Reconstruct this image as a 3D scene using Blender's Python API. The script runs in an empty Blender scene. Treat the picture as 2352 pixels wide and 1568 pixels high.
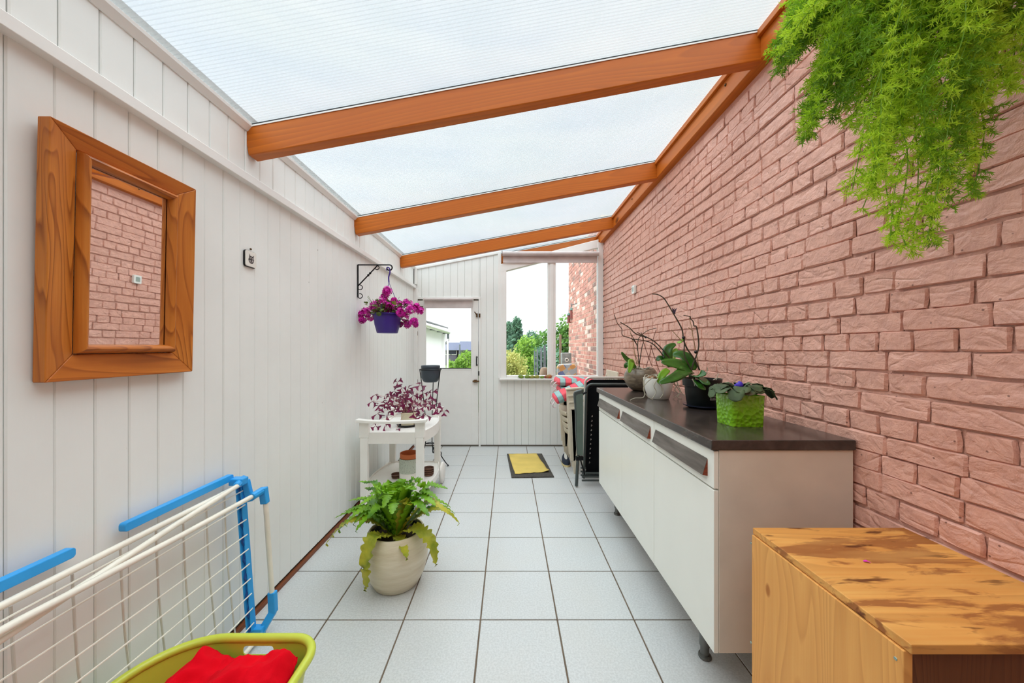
import bpy, math, random
from mathutils import Vector, Matrix, noise
random.seed(7)
R = random.Random(11)
SC = bpy.context.scene
# ---------------------------------------------------------------- camera, sky, exposure
FPX, CXP, CYP, EYE = 815.0, 1168.0, 797.0, 1.3
cd = bpy.data.cameras.new('camera'); cam = bpy.data.objects.new('camera', cd); SC.collection.objects.link(cam)
cd.sensor_width = 36; cd.lens = 36 * FPX / 2352
cd.shift_x = (1176 - CXP) / 2352; cd.shift_y = (CYP - 784) / 2352
cd.clip_start = .02; cd.clip_end = 500
cam.location = (0, 0, EYE); cam.rotation_euler = (math.pi / 2, 0, 0); SC.camera = cam
SC.view_settings.view_transform = 'Standard'; SC.view_settings.look = 'None'
SC.view_settings.gamma = 1; SC.view_settings.use_curve_mapping = False
SC.view_settings.exposure = 0.14
SC.cycles.max_bounces = 14; SC.cycles.diffuse_bounces = 8; SC.cycles.glossy_bounces = 5
SC.cycles.transmission_bounces = 8; SC.cycles.transparent_max_bounces = 24
w = bpy.data.worlds.new('overcast_sky'); SC.world = w; w.use_nodes = True
nt = w.node_tree; nt.nodes.clear()
o = nt.nodes.new('ShaderNodeOutputWorld'); bg = nt.nodes.new('ShaderNodeBackground')
tc = nt.nodes.new('ShaderNodeTexCoord'); mp = nt.nodes.new('ShaderNodeMapping'); mp.inputs[3].default_value = (1, 1, 6)
nz = nt.nodes.new('ShaderNodeTexNoise'); nz.inputs['Scale'].default_value = 2.2; nz.inputs['Detail'].default_value = 6
cr = nt.nodes.new('ShaderNodeValToRGB'); cr.color_ramp.elements[0].color = (.80, .86, .95, 1); cr.color_ramp.elements[1].color = (1, 1, 1, 1)
cr.color_ramp.elements[0].position = .3; cr.color_ramp.elements[1].position = .62
for a, b in ((tc.outputs['Generated'], mp.inputs[0]), (mp.outputs[0], nz.inputs['Vector']), (nz.outputs['Fac'], cr.inputs[0]), (cr.outputs[0], bg.inputs[0]), (bg.outputs[0], o.inputs[0])):
    nt.links.new(a, b)
bg.inputs[1].default_value = 1.2
def sun():
    l = bpy.data.lights.new('hazy_sun', 'SUN'); l.energy = 9.6; l.angle = math.radians(110); l.color = (.96, .985, 1)
    s = bpy.data.objects.new('hazy_sun', l); SC.collection.objects.link(s); s.rotation_euler = (math.radians(4), math.radians(-3), 0)
sun()

# ---------------------------------------------------------------- helpers
def at(u, v, Y): return Vector(((u - CXP) * Y / FPX, Y, EYE + (CYP - v) * Y / FPX))
def xu(u, Y): return (u - CXP) * Y / FPX
def zv(v, Y): return EYE + (CYP - v) * Y / FPX
def lin(c): return c / 12.92 if c <= .04045 else ((c + .055) / 1.055) ** 2.4
def S(r, g, b): return (lin(r / 255), lin(g / 255), lin(b / 255), 1)
def wloc(o):
    v = Vector((0, 0, 0))
    while o is not None: v += o.location; o = o.parent
    return v
def tag(o, label=None, cat=None, group=None, kind=None):
    for k, v in (('label', label), ('category', cat), ('group', group), ('kind', kind)):
        if v: o[k] = v
    return o
def empty(name, loc, label=None, cat=None, group=None, kind=None, parent=None):
    o = bpy.data.objects.new(name, None); SC.collection.objects.link(o)
    o.parent = parent; o.location = Vector(loc) - (wloc(parent) if parent else Vector()); o.empty_display_size = .1
    return tag(o, label, cat, group, kind)
def copy_tree(o, parent=None):
    c = o.copy(); SC.collection.objects.link(c); c.parent = parent
    for ch in list(o.children): copy_tree(ch, c)
    return c

class MB:
    def __init__(s): s.v = []; s.f = []; s.c = []; s.col = None
    def add(s, vs, fs):
        n = len(s.v); s.v += [Vector(p) for p in vs]; s.f += [tuple(i + n for i in f) for f in fs]
        if s.col is not None: s.c += [s.col] * len(fs)
        return s
    def box(s, x0, x1, y0, y1, z0, z1):
        return s.add([(x0,y0,z0),(x1,y0,z0),(x1,y1,z0),(x0,y1,z0),(x0,y0,z1),(x1,y0,z1),(x1,y1,z1),(x0,y1,z1)],
                     [(3,2,1,0),(4,5,6,7),(0,1,5,4),(1,2,6,5),(2,3,7,6),(3,0,4,7)])
    def obox(s, c, size, rot=None):
        M = rot if rot is not None else Matrix.Identity(3)
        if isinstance(M, tuple):
            from mathutils import Euler
            M = Euler(M).to_matrix()
        hx, hy, hz = (k / 2 for k in size)
        vs = [Vector(c) + M @ Vector(p) for p in ((-hx,-hy,-hz),(hx,-hy,-hz),(hx,hy,-hz),(-hx,hy,-hz),(-hx,-hy,hz),(hx,-hy,hz),(hx,hy,hz),(-hx,hy,hz))]
        return s.add(vs, [(3,2,1,0),(4,5,6,7),(0,1,5,4),(1,2,6,5),(2,3,7,6),(3,0,4,7)])
    def bar(s, a, b, wd, th, up=(0, 0, 1)):
        a = Vector(a); b = Vector(b); d = b - a; L = d.length; d.normalize()
        u = Vector(up); x = d.cross(u)
        if x.length < 1e-4: x = d.cross(Vector((1, 0, 0)))
        x.normalize(); u = x.cross(d)
        M = Matrix((x, d, u)).transposed()
        return s.obox((a + b) / 2, (wd, L, th), M)
    def tube(s, pts, r, n=8, cap=True, closed=False):
        P = [Vector(p) for p in pts]; N = len(P)
        rs = r if isinstance(r, (list, tuple)) else [r] * N
        T = []
        for i in range(N):
            if closed: t = P[(i + 1) % N] - P[i - 1]
            else: t = P[min(i + 1, N - 1)] - P[max(i - 1, 0)]
            T.append(t.normalized() if t.length > 1e-9 else Vector((0, 0, 1)))
        u = T[0].orthogonal().normalized(); vs = []
        for i in range(N):
            u = (u - T[i] * u.dot(T[i]))
            u = u.normalized() if u.length > 1e-6 else T[i].orthogonal().normalized()
            w2 = T[i].cross(u)
            for k in range(n):
                a = 2 * math.pi * k / n
                vs.append(P[i] + (u * math.cos(a) + w2 * math.sin(a)) * rs[i])
        fs = []
        for i in range(N if closed else N - 1):
            j = (i + 1) % N
            for k in range(n):
                k2 = (k + 1) % n; fs.append((i*n+k, i*n+k2, j*n+k2, j*n+k))
        if cap and not closed: fs += [tuple(range(n))[::-1], tuple((N-1)*n + k for k in range(n))]
        return s.add(vs, fs)
    def lathe(s, prof, c=(0, 0, 0), n=32, sx=1, sy=1, cap0=True, cap1=False, axis='z'):
        vs = []; c = Vector(c)
        for (r, z) in prof:
            for k in range(n):
                a = 2 * math.pi * k / n; p = (r * math.cos(a) * sx, r * math.sin(a) * sy, z)
                if axis == 'x': p = (z, p[0], p[1])
                if axis == 'y': p = (p[0], z, p[1])
                vs.append(c + Vector(p))
        fs = []; m = len(prof)
        for i in range(m - 1):
            for k in range(n):
                k2 = (k + 1) % n; fs.append((i*n+k, i*n+k2, (i+1)*n+k2, (i+1)*n+k))
        if cap0: fs.append(tuple(range(n))[::-1])
        if cap1: fs.append(tuple((m-1)*n + k for k in range(n)))
        return s.add(vs, fs)
    def prism(s, poly, a, b, axis='z'):
        f = {'z': lambda p, t: (p[0], p[1], t), 'y': lambda p, t: (p[0], t, p[1]), 'x': lambda p, t: (t, p[0], p[1])}[axis]
        n = len(poly); vs = [f(p, a) for p in poly] + [f(p, b) for p in poly]
        fs = [tuple(range(n))[::-1], tuple(range(n, 2*n))] + [(i, (i+1) % n, (i+1) % n + n, i + n) for i in range(n)]
        return s.add(vs, fs)
    def ball(s, c, r, n=10, m=7, sc=(1, 1, 1), rot=None, jit=0):
        c = Vector(c); vs = []; fs = []
        for i in range(m + 1):
            th = math.pi * i / m
            for k in range(n):
                a = 2 * math.pi * k / n
                p = Vector((math.sin(th)*math.cos(a)*sc[0], math.sin(th)*math.sin(a)*sc[1], math.cos(th)*sc[2])) * r
                if jit: p *= 1 + jit * noise.noise(p * 3 / r + c * 7)
                if rot is not None: p = rot @ p
                vs.append(c + p)
        for i in range(m):
            for k in range(n):
                k2 = (k+1) % n; fs.append((i*n+k, (i+1)*n+k, (i+1)*n+k2, i*n+k2))
        return s.add(vs, fs)
    def leaf(s, pts, wid, up=(0, 0, 1), fold=.25, wave=0, wn=7, ph=0, th=0):
        P = [Vector(p) for p in pts]; N = len(P); vs = []; up = Vector(up)
        for i in range(N):
            t = (P[min(i+1, N-1)] - P[max(i-1, 0)]).normalized()
            sd = t.cross(up)
            if sd.length < .05: sd = t.cross(Vector((.3, 1, .2)))
            sd.normalize(); nn = sd.cross(t); wi = wid[i]
            wl = 1 + wave * math.sin(wn * i + ph); wr = 1 + wave * math.sin(wn * i + ph + 2)
            zl = wave * wi * math.cos(wn * 1.3 * i + ph); zr = wave * wi * math.cos(wn * 1.3 * i + ph + 1.7)
            vs += [P[i] - sd*wi*wl + nn*(fold*wi + zl), P[i] - sd*wi*.5 + nn*fold*wi*.35, P[i], P[i] + sd*wi*.5 + nn*fold*wi*.35, P[i] + sd*wi*wr + nn*(fold*wi + zr)]
        fs = [(i*5+k, i*5+k+1, (i+1)*5+k+1, (i+1)*5+k) for i in range(N-1) for k in range(4)]
        return s.add(vs, fs)
    def build(s, name, mat, parent=None, smooth=False, bevel=0, seg=2, local=False, sub=0, fixn=True, ang=40):
        me = bpy.data.meshes.new(name); off = Vector() if (local or parent is None) else wloc(parent)
        me.from_pydata([tuple(p - off) for p in s.v], [], s.f)
        if fixn:
            import bmesh
            bm = bmesh.new(); bm.from_mesh(me); bmesh.ops.recalc_face_normals(bm, faces=bm.faces); bm.to_mesh(me); bm.free()
        if mat: me.materials.append(mat)
        if s.c:
            at_ = me.attributes.new('tint', 'FLOAT', 'FACE')
            at_.data.foreach_set('value', s.c)
        if smooth:
            me.polygons.foreach_set('use_smooth', [True] * len(me.polygons))
            try: me.set_sharp_from_angle(angle=math.radians(ang))
            except Exception: pass
        me.update()
        o = bpy.data.objects.new(name, me); SC.collection.objects.link(o); o.parent = parent
        if bevel:
            m = o.modifiers.new('bevel', 'BEVEL'); m.width = bevel; m.segments = seg; m.limit_method = 'ANGLE'; m.angle_limit = math.radians(50)
            m.harden_normals = False
        if sub:
            m = o.modifiers.new('sub', 'SUBSURF'); m.levels = sub; m.render_levels = sub
        return o
def arc(c, r, a0, a1, n, ax1=(1, 0, 0), ax2=(0, 0, 1)):
    c = Vector(c); A = Vector(ax1); B = Vector(ax2)
    return [c + A * r * math.cos(a0 + (a1-a0)*i/n) + B * r * math.sin(a0 + (a1-a0)*i/n) for i in range(n + 1)]
def rrect(cx, cy, w_, h_, r, n=6):
    pts = []
    for (sx, sy, a) in ((1, 1, 0), (-1, 1, 90), (-1, -1, 180), (1, -1, 270)):
        for i in range(n + 1):
            t = math.radians(a + 90 * i / n); pts.append((cx + sx*(w_/2 - r) + r*math.cos(t), cy + sy*(h_/2 - r) + r*math.sin(t)))
    return pts
def smoothpath(P, n=6):
    P = [Vector(p) for p in P]; out = []
    for i in range(len(P) - 1):
        p0 = P[max(i-1, 0)]; p1 = P[i]; p2 = P[i+1]; p3 = P[min(i+2, len(P)-1)]
        for k in range(n):
            t = k / n
            out.append(.5*((2*p1) + (p2-p0)*t + (2*p0-5*p1+4*p2-p3)*t*t + (3*p1-p0-3*p2+p3)*t**3))
    return out + [P[-1]]

# ---------------------------------------------------------------- materials
class NT:
    def __init__(s, name):
        s.m = bpy.data.materials.new(name); s.m.use_nodes = True; s.t = s.m.node_tree
        s.b = s.t.nodes['Principled BSDF']; s.out = s.t.nodes['Material Output']
    def n(s, ty, **kw):
        x = s.t.nodes.new('ShaderNode' + ty)
        for k, v in kw.items():
            if k in x.inputs: x.inputs[k].default_value = v
            else: setattr(x, k, v)
        return x
    def l(s, a, b): s.t.links.new(a, b)
    def coord(s, scale=(1, 1, 1), world=False, rot=(0, 0, 0)):
        m = s.n('Mapping'); m.inputs[3].default_value = scale; m.inputs[2].default_value = rot
        if world: g = s.n('NewGeometry'); s.l(g.outputs['Position'], m.inputs[0])
        else: g = s.n('TexCoord'); s.l(g.outputs['Object'], m.inputs[0])
        return m.outputs[0]
    def noise(s, vec, scale, detail=4, rough=.5, dist=0):
        x = s.n('TexNoise', Scale=scale, Detail=detail, Roughness=rough, Distortion=dist); s.l(vec, x.inputs['Vector']); return x.outputs['Fac']
    def ramp(s, fac, stops, interp='LINEAR'):
        r = s.n('ValToRGB'); r.color_ramp.interpolation = interp
        while len(r.color_ramp.elements) < len(stops): r.color_ramp.elements.new(.5)
        for e, (p, c) in zip(r.color_ramp.elements, stops): e.position = p; e.color = c if len(c) == 4 else (*c, 1)
        s.l(fac, r.inputs[0]); return r.outputs[0]
    def mix(s, f, a, b, mode='MIX'):
        x = s.n('Mix', data_type='RGBA', blend_type=mode)
        for sock, val in ((0, f), (6, a), (7, b)):
            if hasattr(val, 'links'): s.l(val, x.inputs[sock])
            else: x.inputs[sock].default_value = val
        return x.outputs[2]
    def bump(s, h, strength=.3, dist=.01):
        x = s.n('Bump', Strength=strength, Distance=dist); s.l(h, x.inputs['Height']); s.l(x.outputs[0], s.b.inputs['Normal']); return x
    def set(s, **kw):
        for k, v in kw.items():
            k = k.replace('_', ' ')
            if hasattr(v, 'links'): s.l(v, s.b.inputs[k])
            else: s.b.inputs[k].default_value = v
        return s.m
def plain(name, col, rough=.5, metal=0, var=.06, vscale=8, bump=0, bscale=60, spec=.5, sub=0, coat=0, **kw):
    t = NT(name); co = t.coord()
    f = t.noise(co, vscale, 5)
    dk = tuple(c * (1 - var * 2) for c in col[:3]) + (1,); lt = tuple(min(1, c * (1 + var)) for c in col[:3]) + (1,)
    t.set(Base_Color=t.ramp(f, [(.3, dk), (.7, lt)]), Roughness=rough, Metallic=metal, Specular_IOR_Level=spec, Coat_Weight=coat)
    if bump: t.bump(t.noise(co, bscale, 3), bump, .004)
    return t.m
def wood(name, dark, mid, light, axis='x', scale=1.0, knots=True, flat=None, rough=.45, bands=8, stain=None, kn=2.2, coat=0, lines=.7):
    t = NT(name); k = 'xyz'.index(axis)
    st = [1, 1, 1]; st[k] = .11; co = t.coord(tuple(q * scale for q in st))
    d = t.noise(co, 2.4, 2, .45, .3)
    wv = t.n('Math', operation='MULTIPLY'); t.l(d, wv.inputs[0]); wv.inputs[1].default_value = bands * 6.0
    fr = t.n('Math', operation='FRACT'); t.l(wv.outputs[0], fr.inputs[0])
    base = t.mix(t.ramp(fr.outputs[0], [(0, (0,)*3), (.62, (.25,)*3), (.90, (lines,)*3), (1, (0,)*3)]), light, dark)
    st[k] = .02; fib = t.noise(t.coord(tuple(q * scale for q in st)), 60, 3, .6); base = t.mix(t.ramp(fib, [(.35, (.5,)*3), (.65, (0,)*3)]), base, mid)
    big = t.noise(t.coord(), 2.2, 3); base = t.mix(t.ramp(big, [(.35, (.6,)*3), (.65, (.1,)*3)]), base, mid)
    if knots:
        ks = [1, 1, 1]; ks[k] = .5
        if flat: ks['xyz'.index(flat)] = 0
        v = t.n('TexVoronoi', Scale=kn * 2.2, Randomness=1.0); t.l(t.coord(tuple(ks)), v.inputs['Vector'])
        base = t.mix(t.ramp(v.outputs['Distance'], [(.0, (1,)*3), (.06, (.8,)*3), (.10, (0,)*3)]), base, dark)
    if stain:
        ss = [1, 1, 1]; ss[k] = .22
        sf = t.noise(t.coord(tuple(ss)), stain[1], 6, .6, .5); base = t.mix(t.ramp(sf, [(stain[2], (0,)*3), (stain[2] + .05, (.85,)*3)]), base, stain[0])
        sf = t.noise(t.coord(tuple(q * 1.7 for q in ss)), stain[1], 4, .6, .3); base = t.mix(t.ramp(sf, [(.585, (0,)*3), (.65, (.9,)*3)]), base, dark)
        pf = t.noise(t.coord(tuple(ss)), 4, 4, .6); base = t.mix(t.ramp(pf, [(.5, (0,)*3), (.62, (.5,)*3)]), base, light)
    t.set(Base_Color=base, Roughness=rough, Coat_Weight=coat, Coat_Roughness=.3, Specular_IOR_Level=.3)
    t.bump(t.noise(co, 60, 4), .12, .003)
    return t.m
M = {}
# painted boards
def paint(name, col, rough=.45):
    t = NT(name); co = t.coord(world=True)
    f = t.noise(co, 3, 5, .6); base = t.ramp(f, [(.3, tuple(c*.95 for c in col[:3])), (.7, col)])
    chip = t.noise(t.coord((1, 1, .5), world=True), 38, 2, .4)
    base = t.mix(t.ramp(chip, [(.80, (0,)*3), (.82, (.7,)*3)]), base, S(120, 112, 100))
    t.set(Base_Color=base, Roughness=rough)
    t.bump(t.noise(t.coord((1, 1, .12), world=True), 55, 3), .12, .003)
    return t.m
M['board'] = paint('white_painted_board', S(237, 240, 237))
M['white'] = plain('white_gloss_paint', S(238, 238, 235), .35, var=.012)
M['rear'] = plain('brown_brick_house_wall', S(188, 160, 138), .8, var=.1)
M['gap'] = plain('dark_gap_timber', S(95, 88, 78), .8)
M['seal'] = plain('black_rubber_seal', S(18, 20, 20), .6)
M['rafter'] = wood('varnished_pine_rafter', S(88, 38, 8), S(184, 92, 14), S(206, 112, 24), 'x', 1.0, kn=1.1, flat='y', bands=5, rough=.45, coat=.05, lines=.35)
M['plate'] = wood('varnished_pine_plate', S(92, 40, 8), S(188, 94, 20), S(212, 122, 38), 'y', 1.0, kn=1.3, bands=5, rough=.45, coat=.05, lines=.35)
M['frame_z'] = wood('stained_pine_upright', S(112, 52, 14), S(182, 100, 32), S(212, 134, 54), 'z', 3.2, bands=3.2, rough=.42, coat=.1, kn=1.7, lines=.9)
M['frame_y'] = wood('stained_pine_rail', S(106, 48, 12), S(176, 94, 30), S(206, 124, 46), 'y', 3.2, bands=3.2, rough=.42, coat=.1, kn=1.7, lines=.9)
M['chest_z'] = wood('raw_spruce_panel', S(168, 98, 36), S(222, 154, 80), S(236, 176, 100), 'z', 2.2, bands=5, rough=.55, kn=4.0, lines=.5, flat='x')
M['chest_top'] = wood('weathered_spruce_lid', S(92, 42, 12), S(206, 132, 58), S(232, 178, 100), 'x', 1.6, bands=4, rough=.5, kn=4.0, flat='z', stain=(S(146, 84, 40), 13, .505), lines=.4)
M['chest_dark'] = wood('dark_wood_panel', S(44, 22, 10), S(100, 56, 28), S(122, 74, 40), 'z', 2.0, bands=6, rough=.5, kn=2)  # chest front panel, much darker brown than the spruce sides
def brick_paint():
    t = NT('pink_painted_brick'); co = t.coord(world=True)
    f = t.noise(co, 1.7, 5, .55); base = t.ramp(f, [(.3, S(214, 156, 136)), (.7, S(229, 175, 156))])
    f2 = t.noise(co, 26, 4, .6); base = t.mix(t.ramp(f2, [(.35, (.35,)*3), (.6, (0,)*3)]), base, S(188, 138, 126))
    pit = t.n('TexVoronoi', Scale=24.0); t.l(co, pit.inputs['Vector'])
    base = t.mix(t.ramp(pit.outputs['Distance'], [(.05, (.8,)*3), (.085, (0,)*3)]), base, S(110, 70, 60))
    t.set(Base_Color=base, Roughness=.42, Specular_IOR_Level=.45)
    n1 = t.noise(t.coord((1, .8, 1), world=True), 24, 4, .55, .6); n2 = t.noise(t.coord(world=True), 85, 4, .6)
    rg = t.noise(t.coord((1, .8, 1.3), world=True), 5, 2, .5, .9)
    r1 = t.n('Math', operation='SUBTRACT'); t.l(rg, r1.inputs[0]); r1.inputs[1].default_value = .5
    r2 = t.n('Math', operation='ABSOLUTE'); t.l(r1.outputs[0], r2.inputs[0])
    r3 = t.ramp(r2.outputs[0], [(0, (.40,)*3), (.05, (.64,)*3), (.2, (.7,)*3)])
    a0 = t.n('Math', operation='MULTIPLY_ADD'); t.l(n2, a0.inputs[0]); a0.inputs[1].default_value = .28; t.l(r3, a0.inputs[2])
    ad = t.n('Math', operation='MULTIPLY_ADD'); t.l(n1, ad.inputs[0]); ad.inputs[1].default_value = 1.1; t.l(a0.outputs[0], ad.inputs[2])
    t.bump(ad.outputs[0], .95, .009)
    return t.m
M['brick'] = brick_paint()
def ext_brick():
    t = NT('red_facing_brick'); a = t.n('Attribute', attribute_name='tint')
    base = t.ramp(a.outputs['Fac'], [(0, S(128, 96, 92)), (.10, S(168, 108, 98)), (.35, S(190, 124, 110)), (.72, S(204, 146, 132)), (.86, S(222, 196, 186)), (1, S(234, 224, 216))], 'CONSTANT')
    f = t.noise(t.coord(world=True), 30, 4); base = t.mix(t.ramp(f, [(.4, (.25,)*3), (.65, (0,)*3)]), base, S(235, 215, 200))
    t.set(Base_Color=base, Roughness=.85); t.bump(t.noise(t.coord(world=True), 60, 3), .4, .01); return t.m
M['xbrick'] = ext_brick()
M['mortar'] = plain('cream_mortar', S(232, 220, 204), .9, bump=.3)
def tile_mat():
    t = NT('white_glazed_tile'); co = t.coord(world=True)
    f = t.noise(co, 120, 3, .7); base = t.ramp(f, [(.4, S(190, 193, 193)), (.6, S(205, 208, 208))])
    f2 = t.noise(co, 4, 4); base = t.mix(t.ramp(f2, [(.3, (.18,)*3), (.6, (0,)*3)]), base, S(200, 196, 186))
    t.set(Base_Color=base, Roughness=.28, Specular_IOR_Level=.45); t.bump(t.noise(co, 20, 3), .04, .004); return t.m
M['tile'] = tile_mat()
M['grout'] = plain('brown_grout', S(112, 96, 80), .9, var=.15)
def roof_mat():
    t = NT('opal_polycarbonate'); tl = t.n('BsdfTranslucent'); gl = t.n('BsdfDiffuse'); gs = t.n('BsdfGlossy', Roughness=.35); mx = t.n('MixShader'); mx2 = t.n('MixShader')
    g = t.n('NewGeometry'); sp = t.n('SeparateXYZ'); t.l(g.outputs['Position'], sp.inputs[0])
    m1 = t.n('Math', operation='MULTIPLY'); t.l(sp.outputs[1], m1.inputs[0]); m1.inputs[1].default_value = 1 / .016
    fr = t.n('Math', operation='FRACT'); t.l(m1.outputs[0], fr.inputs[0])
    c = t.ramp(fr.outputs[0], [(0, (.79, .83, .84)), (.08, (.79, .83, .84)), (.22, (.88, .915, .925)), (.9, (.88, .915, .925)), (1, (.79, .83, .84))])
    st = t.noise(t.coord((1, .5, 1), world=True), 1.8, 5, .6); c = t.mix(t.ramp(st, [(.35, (.35,)*3), (.6, (0,)*3)]), c, (.80, .86, .85, 1))
    tp = t.n('BsdfTransparent'); t.l(c, tp.inputs[0]); t.l(c, tl.inputs[0]); gl.inputs[0].default_value = (.75, .78, .80, 1); gs.inputs[0].default_value = (.9, .9, .9, 1)
    mx.inputs[0].default_value = .14; t.l(gl.outputs[0], mx.inputs[1]); t.l(tl.outputs[0], mx.inputs[2])
    mx3 = t.n('MixShader'); mx3.inputs[0].default_value = .76; t.l(mx.outputs[0], mx3.inputs[1]); t.l(tp.outputs[0], mx3.inputs[2])
    mx2.inputs[0].default_value = .03; t.l(mx3.outputs[0], mx2.inputs[1]); t.l(gs.outputs[0], mx2.inputs[2])
    t.l(mx2.outputs[0], t.out.inputs[0]); return t.m
M['roof'] = roof_mat()
def glass_mat():
    t = NT('window_glass'); tr = t.n('BsdfTransparent'); gs = t.n('BsdfGlossy', Roughness=.01); mx = t.n('MixShader'); lw = t.n('Fresnel', IOR=1.3)
    tr.inputs[0].default_value = (.97, .985, .98, 1)
    t.l(lw.outputs[0], mx.inputs[0]); t.l(tr.outputs[0], mx.inputs[1]); t.l(gs.outputs[0], mx.inputs[2]); t.l(mx.outputs[0], t.out.inputs[0]); return t.m
M['glass'] = glass_mat()
t = NT('mirror_silver'); M['mirror'] = t.set(Base_Color=(.93, .94, .94, 1), Metallic=1.0, Roughness=.015)
M['bracket'] = plain('black_wrought_iron', S(24, 24, 26), .45, .6)
M['brass'] = plain('aged_brass', S(98, 70, 40), .4, .7, var=.2)
M['blindfab'] = plain('grey_beige_blind', S(206, 196, 194), .8)
M['blue'] = plain('bright_blue_plastic', S(44, 164, 238), .35)
M['bluedark'] = plain('deep_blue_plastic', S(14, 74, 150), .4)
M['rod'] = plain('cream_coated_rod', S(238, 234, 220), .3)
M['rodg'] = plain('pale_grey_rod', S(214, 212, 202), .35)
M['lime'] = plain('lime_plastic', S(196, 208, 70), .3, var=.02)
M['foil'] = plain('basket', S(196, 208, 70), .3)
M['green_pot'] = None
t = NT('lime_ceramic'); co = t.coord(); v = t.n('TexVoronoi', Scale=60.0); t.l(co, v.inputs['Vector']); t.set(Base_Color=S(132, 196, 18), Roughness=.12, Coat_Weight=.6); t.bump(v.outputs['Distance'], .7, .01); M['green_pot'] = t.m
t = NT('cream_glazed_pot'); co = t.coord((1, 1, 7)); f = t.noise(co, 5, 6, .6); c = t.ramp(f, [(.3, S(206, 192, 164)), (.55, S(220, 210, 186)), (.8, S(230, 221, 202))]); t.set(Base_Color=c, Roughness=.35); t.bump(t.noise(co, 30, 3), .15, .004); M['cream_pot'] = t.m
t = NT('brown_marbled_pot'); co = t.coord((1, 1, 3)); f = t.noise(co, 14, 5, .6, 1); c = t.ramp(f, [(.3, S(74, 62, 50)), (.5, S(112, 98, 80)), (.75, S(146, 130, 108))]); t.set(Base_Color=c, Roughness=.3); M['brown_pot'] = t.m
M['ceramic'] = plain('white_ceramic', S(232, 230, 222), .18, var=.02)
M['blackpot'] = plain('black_green_plastic', S(16, 21, 20), .35, spec=.3)
M['navy'] = plain('dark_blue_glazed', S(30, 36, 56), .2)
M['slate'] = plain('slate_blue_plastic', S(58, 68, 78), .4)
M['purple'] = plain('violet_plastic', S(58, 34, 132), .35)
M['soil'] = plain('potting_soil', S(56, 42, 30), .95, var=.3, bump=.8, bscale=90)
M['terracotta'] = plain('terracotta', S(200, 108, 58), .7)
M['saucer'] = plain('brown_clay', S(104, 70, 52), .6, var=.15)
t = NT('speckled_ceramic'); co = t.coord(); v = t.n('TexVoronoi', Scale=110.0); t.l(co, v.inputs['Vector']); t.set(Base_Color=t.ramp(v.outputs['Distance'], [(.16, S(60, 66, 60)), (.24, S(186, 194, 178))]), Roughness=.4); M['speckle'] = t.m
t = NT('dark_laminate_worktop'); co = t.coord((1, .35, 1)); f = t.noise(co, 9, 7, .65, .8); c = t.ramp(f, [(.3, S(42, 36, 33)), (.52, S(62, 53, 48)), (.75, S(84, 75, 68))]); t.set(Base_Color=c, Roughness=.2, Specular_IOR_Level=.6); t.bump(t.noise(co, 50, 3), .03, .003); M['worktop'] = t.m
M['cab'] = plain('ivory_laminate', S(234, 233, 224), .3, var=.006)
M['cabside'] = plain('ivory_side_panel', S(214, 204, 190), .4, var=.03)
t = NT('brushed_bronze_pull'); co = t.coord((1, .1, 1)); f = t.noise(co, 40, 4); t.set(Base_Color=t.ramp(f, [(.3, S(96, 88, 82)), (.7, S(140, 132, 126))]), Roughness=.35, Metallic=.8); M['pull'] = t.m
M['redwood'] = wood('red_hardwood', S(60, 20, 10), S(122, 48, 26), S(150, 66, 36), 'x', 3, knots=False)
M['steel'] = plain('dull_steel', S(120, 120, 116), .35, .8)
M['mono'] = plain('beige_plastic', S(216, 204, 182), .5, var=.02)
M['trolley'] = plain('white_resin', S(240, 238, 232), .4, var=.02)
M['blackfab'] = plain('black_mesh_fabric', S(5, 7, 10), .8, spec=.12, bump=.3, bscale=400)
M['greytube'] = plain('grey_tube', S(74, 82, 80), .35, .3)
M['sage'] = plain('sage_green_pad', S(92, 108, 98), .7, bump=.2, bscale=200)
M['paletube'] = plain('pale_tube', S(206, 200, 190), .3, .2)
def stripes():
    t = NT('striped_cushion_cloth'); co = t.coord(); sp = t.n('SeparateXYZ'); t.l(co, sp.inputs[0])
    m1 = t.n('Math', operation='MULTIPLY'); t.l(sp.outputs[0], m1.inputs[0]); m1.inputs[1].default_value = 1 / .125
    fr = t.n('Math', operation='FRACT'); t.l(m1.outputs[0], fr.inputs[0])
    c = t.ramp(fr.outputs[0], [(0, S(120, 60, 96)), (.03, S(232, 92, 104)), (.53, S(120, 60, 96)), (.56, S(150, 186, 184)), (.99, S(150, 186, 184))], 'CONSTANT')
    t.set(Base_Color=c, Roughness=.85); t.bump(t.noise(co, 12, 4), .4, .02); return t.m
M['stripe'] = stripes()
M['mat'] = plain('charcoal_mat', S(78, 74, 68), .95, var=.25, vscale=80, bump=.6, bscale=200)
M['cloth_y'] = plain('yellow_cloth', S(224, 196, 104), .9, var=.06, vscale=6, bump=.3, bscale=200)
M['red'] = plain('red_cotton', S(222, 2, 26), .9, var=.05, bump=.15, bscale=200, spec=.12)
M['magenta'] = plain('magenta_petal', S(214, 20, 170), .5, var=.18, vscale=30)
M['violetp'] = plain('violet_petal', S(74, 50, 190), .5)
def leafm(name, a, b, c=None, sc=9, rough=.4, tr=.25):
    t = NT(name); f = t.noise(t.coord(), sc, 4, .55)
    st = [(.3, a), (.6, b)] + ([(.72, c)] if c else [])
    col = t.ramp(f, st); t.set(Base_Color=col, Roughness=rough)
    tl = t.n('BsdfTranslucent'); t.l(col, tl.inputs[0]); mx = t.n('MixShader'); mx.inputs[0].default_value = tr
    t.l(t.b.outputs[0], mx.inputs[1]); t.l(tl.outputs[0], mx.inputs[2]); t.l(mx.outputs[0], t.out.inputs[0]); return t.m
M['fern'] = leafm('bright_fern_leaf', S(46, 104, 12), S(134, 186, 34))
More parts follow.
